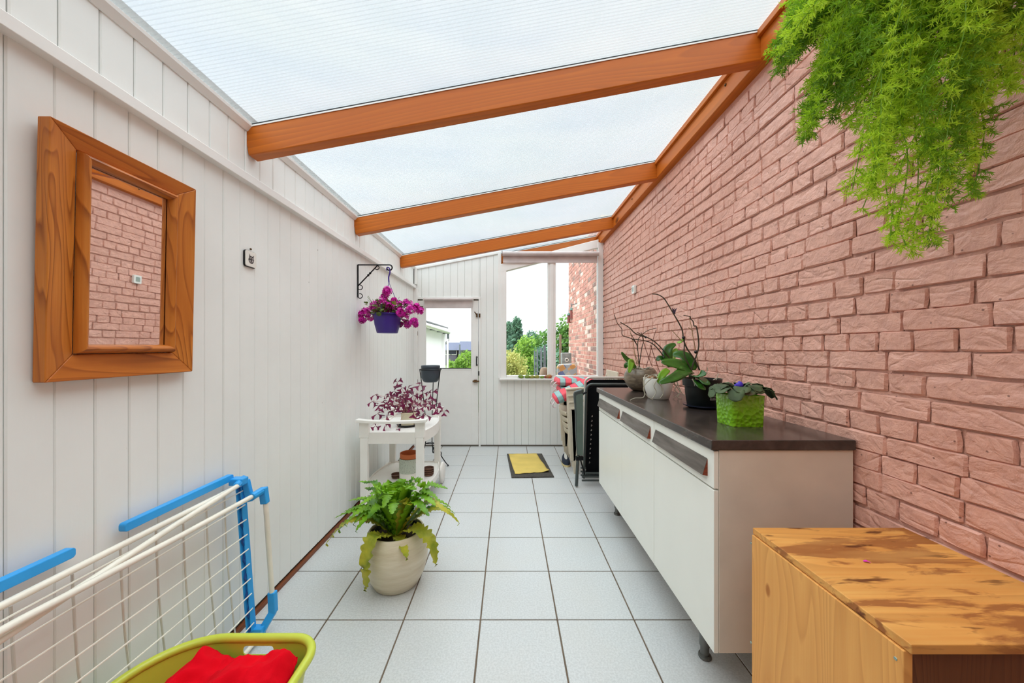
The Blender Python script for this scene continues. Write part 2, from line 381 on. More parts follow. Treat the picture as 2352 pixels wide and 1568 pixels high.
M['fern_y'] = leafm('yellowed_fern_leaf', S(122, 140, 24), S(196, 190, 60), S(140, 90, 40))
M['ger'] = leafm('geranium_leaf', S(52, 74, 24), S(110, 132, 50), S(150, 120, 60), 20)
M['oxalis'] = leafm('purple_shamrock_leaf', S(64, 8, 36), S(128, 16, 74), None, 12)
M['oxstem'] = plain('pink_stem', S(206, 150, 140), .5)
M['orchid'] = leafm('orchid_leaf', S(24, 66, 16), S(56, 110, 28), None, 5, .25, .12)
M['orchid_l'] = leafm('pale_orchid_leaf', S(96, 150, 30), S(140, 186, 50), None, 5, .25, .2)
M['violetleaf'] = leafm('african_violet_leaf', S(34, 46, 26), S(78, 96, 60), S(96, 80, 56), 14, .7, .08)
M['aspar'] = leafm('asparagus_fern_needle', S(124, 176, 14), S(196, 228, 60), None, 4, .5, .5)
M['aspar2'] = leafm('dark_asparagus_needle', S(70, 120, 14), S(130, 176, 34), None, 4, .5, .4)
M['stemg'] = plain('dry_stem', S(64, 56, 40), .6, var=.3)
M['stemt'] = plain('tan_dry_stem', S(172, 140, 104), .6, var=.2)
M['root'] = plain('pale_aerial_root', S(186, 178, 156), .6, var=.15)
M['stake'] = plain('rust_stake', S(112, 60, 44), .5)
M['clip'] = plain('black_clip', S(14, 14, 16), .4)
M['hedge_d'] = leafm('conifer_foliage', S(58, 96, 84), S(104, 144, 116), None, 2, .7, .3)
M['hedge_m'] = leafm('tree_foliage', S(56, 104, 44), S(116, 160, 76), None, 2, .7, .4)
M['hedge_y'] = leafm('pale_shrub_foliage', S(128, 146, 62), S(206, 204, 130), None, 3, .7, .4)
M['hedge_g'] = leafm('bright_shrub_foliage', S(84, 138, 40), S(156, 192, 84), None, 3, .7, .4)
M['grass'] = plain('lawn', S(84, 106, 58), .9, var=.2, vscale=3, bump=.5, bscale=30)
M['patio'] = plain('patio_paving', S(176, 170, 160), .9, var=.12, vscale=3)
M['render'] = plain('white_render', (.94, .93, .95, 1), .8, var=.005)
M['slateroof'] = plain('blue_grey_roof', S(56, 66, 92), .6, var=.06)
M['housewall'] = plain('grey_house_wall', S(96, 92, 104), .8)
M['dpost'] = plain('grey_fence_post', S(104, 112, 118), .8, var=.15)
M['wpost'] = plain('weathered_post', S(140, 120, 100), .8, var=.15)
# ================================================================ STRUCTURE
XL, XR, YE, YB = -1.235, 1.24, 4.66, -.75
TS = .3665
def roofz(x): return 2.345 + .186 * (x - XL)

# ---- floor of single tiles
floor = empty('floor', (0, 0, 0), kind='structure')
b = MB().box(XL - .1, XR + .1, YB, YE + .05, -.06, -.004); b.build('grout_bed', M['grout'], floor)
me = MB().box(-TS/2 + .0035, TS/2 - .0035, -TS/2 + .0035, TS/2 - .0035, -.012, 0).build('tile', M['tile'], floor, bevel=.0015, seg=1)
xs0, ys0 = -.1335, 1.694
first = True
for j in range(-7, 9):
    for i in range(-4, 5):
        x0 = xs0 + i * TS; y0 = ys0 + j * TS
        cx0, cx1 = max(x0, XL), min(x0 + TS, XR); cy0, cy1 = max(y0, YB), min(y0 + TS, YE)
        if cx1 - cx0 < .03 or cy1 - cy0 < .03: continue
        if first: t_ = me; first = False
        else: t_ = me.copy(); SC.collection.objects.link(t_)
        t_.parent = floor; t_.location = ((cx0 + cx1) / 2, (cy0 + cy1) / 2, R.uniform(-.0006, .0004))
        t_.scale = ((cx1 - cx0) / TS, (cy1 - cy0) / TS, 1)

# ---- left wall: tongue and groove boards below and above the rail
wl = empty('wall_left', (XL, 0, 0), kind='structure')
MB().box(XL - .10, XL - .014, YB, YE + .1, 0, 2.42).build('backing', M['gap'], wl)
def plank_mesh(w_, h_, th=.013):
    ch = .0035
    poly = [(-w_/2, -th), (-w_/2, -ch), (-w_/2 + ch, 0), (w_/2 - ch, 0), (w_/2, -ch), (w_/2, -th)]
    return MB().add([(p[1], p[0], z) for z in (0, h_) for p in poly], [(i, (i+1) % 6, (i+1) % 6 + 6, i + 6) for i in range(6)] + [tuple(range(5, -1, -1)), tuple(range(6, 12))])
def run(parent, x, y0, y1, z0, z1, pitch, gap):
    base = plank_mesh(pitch - gap, z1 - z0).build('plank', M['board'], None, local=True)
    n = int((y1 - y0) / pitch) + 1; f_ = True
    for k in range(n):
        y = y0 + (k + .5) * pitch
        if y + pitch / 2 > y1 + .02: break
        p = base if f_ else base.copy()
        if not f_: SC.collection.objects.link(p)
        f_ = False; p.parent = parent; p.location = Vector((x + R.uniform(-.0012, .0006), y, z0)) - wloc(parent)
run(wl, XL, -.748, YE + .02, .035, 2.07, .0952, .0012)
run(wl, XL, -.700, YE + .02, 2.085, 2.36, .0985, .0022)
b = MB(); b.box(XL - .01, XL + .032, YB, YE - .03, 2.066, 2.104); b.box(XL - .01, XL + .014, YB, YE - .03, 2.10, 2.112)
b.build('trim_1', M['white'], bevel=.002)['kind'] = 'structure'
b = MB(); b.prism([(XL, 2.318), (XL + .006, 2.318), (XL + .024, 2.340), (XL + .026, 2.352), (XL, 2.352)], YB, YE, 'y'); b.build('trim_2', M['white'])['kind'] = 'structure'
b = MB().box(XL - .01, XL + .012, YB, YE, 0, .018); b.build('baseboard_left', wood('brown_skirting', S(60, 30, 16), S(122, 68, 42), S(140, 84, 56), 'y', 2, knots=False))['kind'] = 'structure'
b = MB(); b.box(XL, XL + .045, YE - .05, YE, 0, 2.066); b.box(XL + .005, XL + .04, YE - .035, YE, 2.12, 2.345); b.build('trim_3', M['white'], bevel=.004)['kind'] = 'structure'

# ---- end wall
wb = empty('wall_back', (0, YE, 0), kind='structure')
DX0, DX1, DZ = xu(957.5, YE), xu(1099, YE), zv(689, YE)
WX0, WX1, WZ0 = xu(1150, YE), XR, zv(868, YE)
def wtop(x): return 2.30 + .2555 * (x + .017)
Y2 = YE + .012
b = MB()
b.prism([(XL, DZ), (DX1, DZ), (DX1, 0), (WX0, 0), (WX0, roofz(WX0)), (XL, roofz(XL))], Y2, Y2 + .07, 'y')
b.box(WX0, XR, Y2, Y2 + .07, 0, WZ0 - .02); b.box(XL - .05, DX0, Y2, Y2 + .07, 0, DZ)
b.build('backing', M['gap'], wb)
pit = .0945
def eplank(x0, x1, z0, zf):
    ch = .0035; th = .013; vs = []
    prof = [(x0, th), (x0, ch), (x0 + ch, 0), (x1 - ch, 0), (x1, ch), (x1, th)]
    for top in (0, 1):
        for (x, y) in prof: vs.append((x, YE + y, zf(x) if top else z0))
    MB().add(vs, [(i, (i+1) % 6, (i+1) % 6 + 6, i + 6) for i in range(6)] + [tuple(range(5, -1, -1)), tuple(range(6, 12))]).build('plank', M['board'], wb)
x = XL
while x < xu(1148, YE) - .01:
    x1 = min(x + pit - .0015, xu(1148, YE)); z0 = DZ + .03 if x1 < DX1 + .02 else .018
    if x < DX1 + .02 < x1: eplank(x, DX1 + .022, DZ + .03, lambda q: roofz(q) - .005); eplank(DX1 + .024, x1, .018, lambda q: roofz(q) - .005)
    else: eplank(x, x1, z0, lambda q: roofz(q) - .005)
    x += pit
x = WX0 - .01
while x < XR - .01:
    eplank(x, min(x + pit - .0015, XR), .018, lambda q: WZ0 - .018); x += pit
b = MB(); b.prism([(XL, roofz(XL) - .03), (WX0 - .01, roofz(WX0) - .03), (WX0 - .01, roofz(WX0)), (XL, roofz(XL))], YE - .016, YE, 'y'); b.build('trim_4', M['white'], bevel=.003)['kind'] = 'structure'
b = MB(); b.box(xu(1144, YE), xu(1151, YE), YE - .022, YE + .03, WZ0, roofz(WX0)); b.box(xu(1144, YE), xu(1151, YE), YE - .004, YE + .01, .018, WZ0); b.build('trim_5', M['white'], bevel=.003)['kind'] = 'structure'
b = MB().box(XL, XR, YE - .004, YE + .01, 0, .018); b.build('baseboard_back', M['gap'])['kind'] = 'structure'

# ---- door
dr = empty('door_1', (DX0, YE, 0), kind='structure')
b = MB(); aw = .024
b.box(DX0 - aw, DX0 - .004, YE - .012, YE + .02, 0, DZ + .035); b.box(DX1 + .004, DX1 + aw + .004, YE - .012, YE + .02, 0, DZ + .035); b.box(DX0 - aw, DX1 + aw + .004, YE - .014, YE + .02, DZ + .012, DZ + .04)
b.build('door_frame', M['white'], dr, bevel=.002)
GX0, GX1, GZ0, GZ1 = xu(977, YE), xu(1083.5, YE), zv(848, YE), zv(694, YE)
b = MB(); y0, y1 = YE + .002, YE + .042
b.box(DX0 + .004, GX0, y0, y1, .012, DZ - .004); b.box(GX1, DX1 - .004, y0, y1, .012, DZ - .004); b.box(GX0, GX1, y0, y1, .012, GZ0); b.box(GX0, GX1, y0, y1, GZ1, DZ - .004)
b.build('door_panel', M['white'], dr, bevel=.0015)
b = MB(); e = .008
b.box(GX0, GX1, YE - .002, YE + .012, GZ0 - e*.5, GZ0 + e); b.box(GX0 - e*.5, GX0 + e, YE - .002, YE + .012, GZ0, GZ1); b.box(GX1 - e, GX1 + e*.5, YE - .002, YE + .012, GZ0, GZ1); b.build('glazing_bead', M['white'], dr)
MB().box(GX0, GX1, YE + .02, YE + .024, GZ0, GZ1).build('pane', M['glass'], dr)
MB().box(GX0 + .01, GX1 - .008, YE + .012, YE + .02, GZ0 + .008, GZ0 + .018).build('seal', M['seal'], dr)
for v in (704, 765.5, 875.5):
    b = MB(); z = zv(v, YE); b.box(DX0 - .018, DX0 + .016, YE - .017, YE - .006, z - .027, z + .027)
    if v == 704: b.bar((DX0 + .01, YE - .012, z), (DX0 + .085, YE - .012, z - .006), .006, .02)
    h = b.build('hinge', M['brass'], dr, bevel=.001); MB().tube([(DX0 - .001, YE - .020, z - .03), (DX0 - .001, YE - .020, z + .03)], .006).build('hinge_pin', M['brass'], h)
b = MB(); z = zv(724, YE); b.box(DX1 - .03, DX1 - .012, YE - .02, YE + .004, z - .025, z + .025); b.bar((DX1 - .02, YE - .018, z), (DX1 - .05, YE - .03, z + .045), .008, .012); b.box(DX1 + .006, DX1 + .026, YE - .03, YE - .01, z - .028, z + .022)
b.build('latch', M['brass'], dr, bevel=.001)
b = MB(); z0, z1 = zv(838, YE), zv(820, YE); xx = DX1 - .022
b.tube(smoothpath([(xx, YE, z0), (xx, YE - .035, z0 + .015), (xx, YE - .035, z1 - .015), (xx, YE, z1)]), .007); b.ball((xx, YE, z0), .012, 8, 5); b.ball((xx, YE, z1), .012, 8, 5)
b.build('pull_handle', M['bracket'], dr, True)
b = MB(); z = zv(875, YE); b.tube([(DX1 - .075, YE - .03, z), (DX1 + .012, YE - .03, z)], .011); b.box(DX1 - .06, DX1 - .02, YE - .03, YE + .004, z - .015, z + .02); b.build('door_handle', M['brass'], dr, bevel=.001)
b = MB().box(DX1 - .002, DX1 + .012, YE - .018, YE - .004, zv(862, YE), zv(852, YE)); b.build('lock_keeper', M['bracket'], dr, bevel=.001)

# ---- window
wn = empty('window_1', (WX0, YE, WZ0), kind='structure')
MX0, MX1, PX0 = xu(1258, YE), xu(1276, YE), xu(1372, YE); GX = xu(1163, YE); ZG = zv(862, YE)
b = MB(); y0, y1 = YE - .03, YE + .05
b.prism([(WX0, WZ0), (GX, WZ0), (GX, wtop(GX) + .03), (WX0, wtop(WX0) + .03)], y0 + .001, y1, 'y'); b.build('side_frame', M['white'], wn, bevel=.004)
b = MB(); b.prism([(MX0, ZG), (MX1, ZG), (MX1, wtop(MX1)), (MX0, wtop(MX0))], y0, y1, 'y'); b.box(MX0 + .028, MX1 - .028, y0 - .008, y0, ZG, wtop(MX0)); b.build('mullion', M['white'], wn, bevel=.004)
b = MB(); b.box(PX0, XR, y0 - .01, y1, WZ0, roofz(XR) - .14); b.build('side_post', M['white'], wn, bevel=.005)
MB().box(XR - .006, XR + .002, y0 - .016, y0 - .009, .1, 2.6).build('seal', M['seal'], wn)
b = MB(); b.box(GX, PX0, y0, y1, WZ0, ZG); b.build('bottom_rail', M['white'], wn, bevel=.004)
b = MB(); b.prism([(WX0, wtop(WX0)), (PX0 + .01, wtop(PX0)), (PX0 + .01, wtop(PX0) + .105), (WX0, wtop(WX0) + .105)], y0, y1, 'y'); b.build('head_rail', M['white'], wn, bevel=.004)
for (a, c) in ((GX, MX0), (MX1, PX0)):
    b = MB().prism([(a, ZG), (c, ZG), (c, wtop(c)), (a, wtop(a))], YE + .01, YE + .014, 'y'); b.build('pane', M['glass'], wn)
b = MB().prism([(WX0, wtop(WX0) + .105), (PX0, wtop(PX0) + .105), (PX0, roofz(PX0)), (WX0, roofz(WX0))], YE + .02, YE + .024, 'y'); b.build('pane', M['glass'], wn)
b = MB().box(xu(1147, YE), XR, YE - .075, YE + .02, WZ0 - .022, WZ0); b.build('sill', M['white'], wn, bevel=.005)
b = MB().box(WX0, XR, YE + .08, YE + .16, WZ0 - .05, WZ0 - .01); b.build('outer_sill', M['white'], wn)

# ---- roof
cl = empty('ceiling', (0, 0, 2.35), kind='structure')
RY = [.504, 1.674, 2.846, 4.034, 4.76]
def slope_slab(b, x0, x1, y0, y1, dz0, dz1):
    return b.add([(x, y, roofz(x) + d) for d in (dz0, dz1) for (x, y) in ((x0, y0), (x1, y0), (x1, y1), (x0, y1))], [(3,2,1,0),(4,5,6,7),(0,1,5,4),(1,2,6,5),(2,3,7,6),(3,0,4,7)])
edges = [YB] + [y + .03 for y in RY[:-1]] + [5.05]
for a, c in zip(edges[:-1], edges[1:]):
    slope_slab(MB(), XL - .12, XR + .02, a + .002, c - .002, .004, .02).build('roof_panel', M['roof'], cl)
for k, y in enumerate(RY + [-.666]):
    rot = Matrix.Rotation(-math.atan(.186), 3, 'Y'); L = (1.19 - XL) / math.cos(math.atan(.186)); h = .138 if k else .138
    c = Vector(((XL + 1.19) / 2, y + .031, roofz((XL + 1.19) / 2) - .071))
    bb = MB().obox((0, 0, 0), (L + .01, .062, .138)); r_ = bb.build('rafter', M['rafter'], cl, bevel=.004, local=True)
    r_.location = c - wloc(cl); r_.rotation_euler = (0, -math.atan(.186), 0)
    s_ = slope_slab(MB(), XL, 1.19, y - .002, y + .064, -.003, .004); s_.build('rubber_strip', M['seal'], cl)
    s_ = slope_slab(MB(), XL, 1.19, y - .0035, y - .001, -.010, -.003); s_.build('white_bead', M['white'], cl)
for (y, x) in ((1.70, .02), (2.87, .3)):
    pass
zt = roofz(1.19)
b = MB(); b.box(1.19, XR + .02, YB, 4.80, 2.66, zt + .002); b.build('wall_plate', M['plate'], cl, bevel=.004)
b = MB(); b.box(1.172, 1.19, YB, 4.76, zt - .035, zt - .002); b.build('plate_lip', M['plate'], cl, bevel=.003)
for (u, v) in ((1667, 195), (1452, 457)):
    k = (1.19 * FPX) / (u - CXP); p = at(u, v, k); MB().ball(p, .008, 8, 5).build('screw_head', M['brass'], cl, True)

# ---- right wall of single bricks
wr = empty('wall_right', (XR, 0, 0), kind='structure')
MB().box(XR + .006, XR + .12, YB, 4.68, 0, 2.70).build('mortar', M['brick'], wr)
def brick_geo(L, H, seed, d=.0052):
    """painted brick: sunk rim, slightly wavy pillowed face pointing to -X; origin at the middle of the brick"""
    rr = random.Random(seed); nx = 7 if L > .15 else 5; nz = 5; vs = []
    ys = [0, 0.0035 / L] + [(.5 / L * L) * 0 + k / (nx - 3) for k in range(1, nx - 3)] + [1 - 0.0035 / L, 1]
    ys = sorted(ys); zs = [0, 0.0035 / H, .5, 1 - 0.0035 / H, 1]
    tilt = rr.uniform(-.002, .002); tz = rr.uniform(-.0015, .0015)
    for i, a in enumerate(ys):
        for j, c in enumerate(zs):
            edge = i in (0, len(ys) - 1) or j in (0, 4)
            y = (a - .5) * L; z = (c - .5) * H; cor = (i in (0, 1, len(ys)-2, len(ys)-1)) and (j in (0, 1, 3, 4))
            if cor: y *= 1 - .0015 / L * 2; z *= .965
            y += rr.uniform(-.0022, .0022); z += rr.uniform(-.002, .002)
            x = .0025 if edge else -(d + tilt * (a - .5) * 2 + tz * (c - .5) * 2 + rr.uniform(-.0016, .0016))
            vs.append((x, y, z))
    n = len(ys); fs = [(i*5 + j, i*5 + j + 1, (i+1)*5 + j + 1, (i+1)*5 + j) for i in range(n - 1) for j in range(4)]
    return vs, fs
CH = .0675
bricks = []; rr = random.Random(5)
for k in range(40):
    z = .0 + (k + .5) * CH
    if z + CH / 2 > 2.68: break
    y = YB + rr.uniform(-.1, 0); mode = k % 2
    while y < 4.66:
        L = (.212 if mode == 0 else .104) + rr.uniform(-.006, .006)
        if rr.random() < .16: L = .104 if mode == 0 else .212
        y1 = min(y + L, 4.665)
        if y1 - y > .03: bricks.append(((y + y1) / 2, z + .006 * math.sin(y * 2.3 + k) , y1 - y - rr.uniform(.002, .0055), CH - rr.uniform(.0028, .0055)))
        y += L
def area(bk):
    y, z, L, H = bk
    a, c = y - L/2, y + L/2
    if a < .3: return 0
    u0, u1 = CXP + XR*FPX/c, CXP + XR*FPX/a
    if u0 > 2352: return 0
    v = CYP - (z - EYE) * FPX / y
    if v < -20: return 0
    if z < .96 and 1.25 < y < 2.9: return 0
    if z < .73 and y < 1.1: return 0
    return (min(u1, 2352) - u0) * H * FPX / y
order = sorted(range(len(bricks)), key=lambda i: -area(bricks[i]))
top = set(i for i in order[:298] if area(bricks[i]) > 0)
variants = {}
for s_ in range(10):
    for nm, L in (('s', .2045), ('h', .0965)):
        vs, fs = brick_geo(L, .060, s_ * 3 + (nm == 'h')); o_ = MB().add(vs, fs)
        variants[nm, s_] = (o_, L)
meshes = {}
rest = MB()
for i, (y, z, L, H) in enumerate(bricks):
    nm = 's' if L > .15 else 'h'; s_ = rr.randrange(10); g, L0 = variants[nm, s_]
    flip = rr.choice((1, -1)); dx = rr.uniform(-.002, .002)
    if i in top:
        if (nm, s_) not in meshes:
            ob = g.build('brick', M['brick'], None, smooth=True, ang=38); meshes[nm, s_] = ob.data
        else: ob = bpy.data.objects.new('brick', meshes[nm, s_]); SC.collection.objects.link(ob)
        ob.parent = wr; ob.location = (dx, y, z); ob.scale = (1, L / L0, H / .060)
        ob.rotation_euler = (rr.uniform(-.012, .012), 0, 0)
    else:
        rest.add([(XR + p.x + dx, y + p.y * L / L0, z + p.z * H / .060) for p in g.v], g.f)
o_ = rest.build('distant_bricks', M['brick'], wr, smooth=True, ang=38); o_['kind'] = 'stuff'

# ---- house behind the camera
b = MB(); b.box(XL - .1, XR + .12, YB - .12, YB, 0, 2.85); b.build('wall_rear', M['rear'])['kind'] = 'structure'

# ================================================================ OUTSIDE
b = MB(); b.box(-3, 3.2, 4.76, 7.6, -.16, -.10); tag(b.build('patio', M['patio']), kind='structure')
b = MB(); vs = []; nx, ny = 24, 24
for j in range(ny + 1):
    for i in range(nx + 1):
        y = 4.7 + (j / ny) ** 2 * 160; x = (i / nx - .5) * (14 + y * 2.6)
        vs.append((x, y, -.16 - .04 * max(0, y - 22) + .05 * noise.noise(Vector((x * .3, y * .3, 0)))))
b.add(vs, [(j*(nx+1)+i, j*(nx+1)+i+1, (j+1)*(nx+1)+i+1, (j+1)*(nx+1)+i) for j in range(ny) for i in range(nx)])
tag(b.build('lawn', M['grass']), kind='structure')
# neighbouring brick return wall
xw = empty('exterior_brick_wall', (1.24, 4.78, -.16), kind='structure')
MB().box(1.245, 1.46, 4.78, 7.32, -.16, 3.08).build('mortar', M['mortar'], xw)
b = MB(); b.col = 0
for k in range(48):
    z = -.15 + k * .0665; y = 4.79 + (.1 if k % 2 else 0) ; hd = rr.random() < .0
    y = 4.785 - (k % 2) * .05
    while y < 7.29:
        L = .205 if (rr.random() < .62) else .10
        y1 = min(y + L, 7.315)
        if y1 > 4.80 and y1 - y > .03:
            b.col = rr.random(); dx = rr.uniform(-.002, .003); b.box(1.238 + dx, 1.25, max(y, 4.782), y1 - .012, z, z + .054)
        y += L
o_ = b.build('exterior_bricks', M['xbrick'], xw); o_['kind'] = 'stuff'
# ================================================================ THINGS ON THE LEFT
def mirror():
    rt = empty('mirror', (XL, 1.131, 1.55), 'tall mirror in a broad orange pine frame on white boards', 'mirror')
    xo = XL + .004; Y0, Y1, Z0, Z1 = .916, 1.345, 1.208, 1.897; fw = .068; ft = .050; fb = .072
    lean = lambda z: .014 * (z - Z0) / (Z1 - Z0)
    def member(ax):
        if ax == 'l': poly = [(Y0, Z0), (Y0, Z1), (Y0 + fw, Z1 - ft), (Y0 + fw, Z0 + fb)]
        if ax == 'r': poly = [(Y1, Z0), (Y1, Z1), (Y1 - fw, Z1 - ft), (Y1 - fw, Z0 + fb)]
        if ax == 't': poly = [(Y0, Z1), (Y1, Z1), (Y1 - fw, Z1 - ft), (Y0 + fw, Z1 - ft)]
        if ax == 'b': poly = [(Y0, Z0), (Y1, Z0), (Y1 - fw, Z0 + fb), (Y0 + fw, Z0 + fb)]
        th = [.034, .034, .020, .020]
        vs = [(xo + lean(p[1]), *p) for p in poly] + [(xo + t_ + lean(p[1]), *p) for p, t_ in zip(poly, th)]
        MB().add(vs, [(3,2,1,0),(4,5,6,7),(0,1,5,4),(1,2,6,5),(2,3,7,6),(3,0,4,7)]).build('frame_rail' if ax in 'tb' else 'frame_stile', M['frame_y'] if ax in 'tb' else M['frame_z'], rt, bevel=.0025)
    for a in 'lrtb': member(a)
    iy0, iy1, iz0, iz1 = Y0 + fw + .002, Y1 - fw - .002, Z0 + fb + .002, Z1 - ft - .002; mw = .026
    for (a, c, ax) in (((iy0, iz0), (iy0, iz1), 'l'), ((iy1, iz0), (iy1, iz1), 'r'), ((iy0, iz0), (iy1, iz0), 'b'), ((iy0, iz1), (iy1, iz1), 't')):
        b = MB(); n = 9; prof = []
        for i in range(n):
            t_ = math.pi * i / (n - 1); prof.append((mw * (1 - math.cos(t_)) / 2, .018 + .024 * math.sin(t_)))
        vs = []
        for end, p in enumerate((a, c)):
            for (s_, h) in prof:
                y = p[0] + (s_ if p[0] == iy0 else -s_); z = p[1] + (s_ if p[1] == iz0 else -s_)
                vs.append((xo + h + lean(z), y, z))
        b.add(vs, [(i, i + 1, i + 1 + n, i + n) for i in range(n - 1)])
        b.build('frame_moulding', M['frame_z'] if ax in 'lr' else M['frame_y'], rt, smooth=True)
    gy0, gy1, gz0, gz1 = iy0 + mw - .006, iy1 - mw + .006, iz0 + mw - .006, iz1 - mw + .006
    x = xo + .016
    MB().add([(x + lean(gz0), gy0, gz0), (x + lean(gz0), gy1, gz0), (x + lean(gz1), gy1, gz1), (x + lean(gz1), gy0, gz1), (x - .004 + lean(gz0), gy0, gz0), (x - .004 + lean(gz0), gy1, gz0), (x - .004 + lean(gz1), gy1, gz1), (x - .004 + lean(gz1), gy0, gz1)],
             [(0,1,2,3),(7,6,5,4),(0,4,5,1),(1,5,6,2),(2,6,7,3),(3,7,4,0)]).build('mirror_glass', M['mirror'], rt)
mirror()

def cat_tile():
    yc, zc = 1.687, 1.718; rt = empty('wall_tile', (XL, yc, zc), 'small white wall tile printed with a tabby cat head', 'wall tile')
    b = MB().prism([(yc + x, zc + z) for x, z in rrect(0, 0, .074, .078, .011)], XL + .001, XL + .007, 'x'); b.build('tile_back', M['bracket'], rt, bevel=.001)
    b = MB().prism([(yc + x, zc + z) for x, z in rrect(0, 0, .068, .073, .009)], XL + .007, XL + .012, 'x'); b.build('tile_face', M['ceramic'], rt, bevel=.001)
    X = XL + .0122; s_ = .001
    face = [(-14,6),(-19,-4),(-15,-14),(-8,-20),(0,-22),(9,-20),(15,-13),(17,-2),(14,8),(17,20),(8,13),(0,14),(-7,14),(-12,24)]
    pr = MB().prism([(yc + x * s_, zc + z * s_) for x, z in face], X, X + .0004, 'x').build('cat_face', plain('cat_ink', S(70, 64, 64), .8, var=.3, vscale=160), rt)
    b = MB()
    for (x, z, w_, h_) in ((-7, 4, 4, 2), (6, 4, 4, 2), (-8, -10, 5, 3), (7, -9, 4, 5), (0, 9, 2, 3), (-3, -16, 3, 2), (10, 0, 2, 4)):
        b.prism([(yc + (x + w_ * math.cos(a)) * s_, zc + (z + h_ * math.sin(a)) * s_) for a in [i * math.pi / 4 for i in range(8)]], X + .0004, X + .0007, 'x')
    b.build('cat_markings', plain('cat_light', S(186, 178, 174), .8), rt)
    MB().ball((XL + .008, yc + .002, zc + .048), .005, 8, 6).build('nail', M['brass'], rt, True)
cat_tile()

def bracket():
    y = 2.90; x0 = XL; zt_ = 1.972; zb = 1.706
    rt = empty('wall_bracket', (x0, y, zb), 'black scrolled iron bracket on white boards holding a flower basket', 'bracket')
    MB().bar((x0 + .005, y, zb), (x0 + .005, y, zt_), .016, .006, (1, 0, 0)).build('back_bar', M['bracket'], rt)
    e = Vector((x0 + .262, y, zt_))
    b = MB(); b.tube([(x0 + .004, y, zt_), e] + arc((e.x, y, e.z - .022), .022, math.pi/2, -math.pi * .95, 14)[1:], .0055); b.build('arm', M['bracket'], rt, True)
    a = Vector((x0 + .006, y, zb + .095)); c = Vector((x0 + .165, y, zt_ - .004)); d = c - a
    b = MB(); b.tube([a, c], .005)
    for k in (.52, .62): b.ball(a + d * k, .0095, 8, 6)
    b.build('brace', M['bracket'], rt, True)
    for (cx, cz, r_, a0, a1) in ((.160, zt_ - .022, .017, .45, -.9), (.022, zb + .082, .019, 1.05, 2.5), (.022, zb + .012, .019, 1.15, 2.6)):
        MB().tube(arc((x0 + cx, y, cz), r_, math.pi * a0, math.pi * a1, 12), .0035).build('scroll', M['bracket'], rt, True)
bracket()

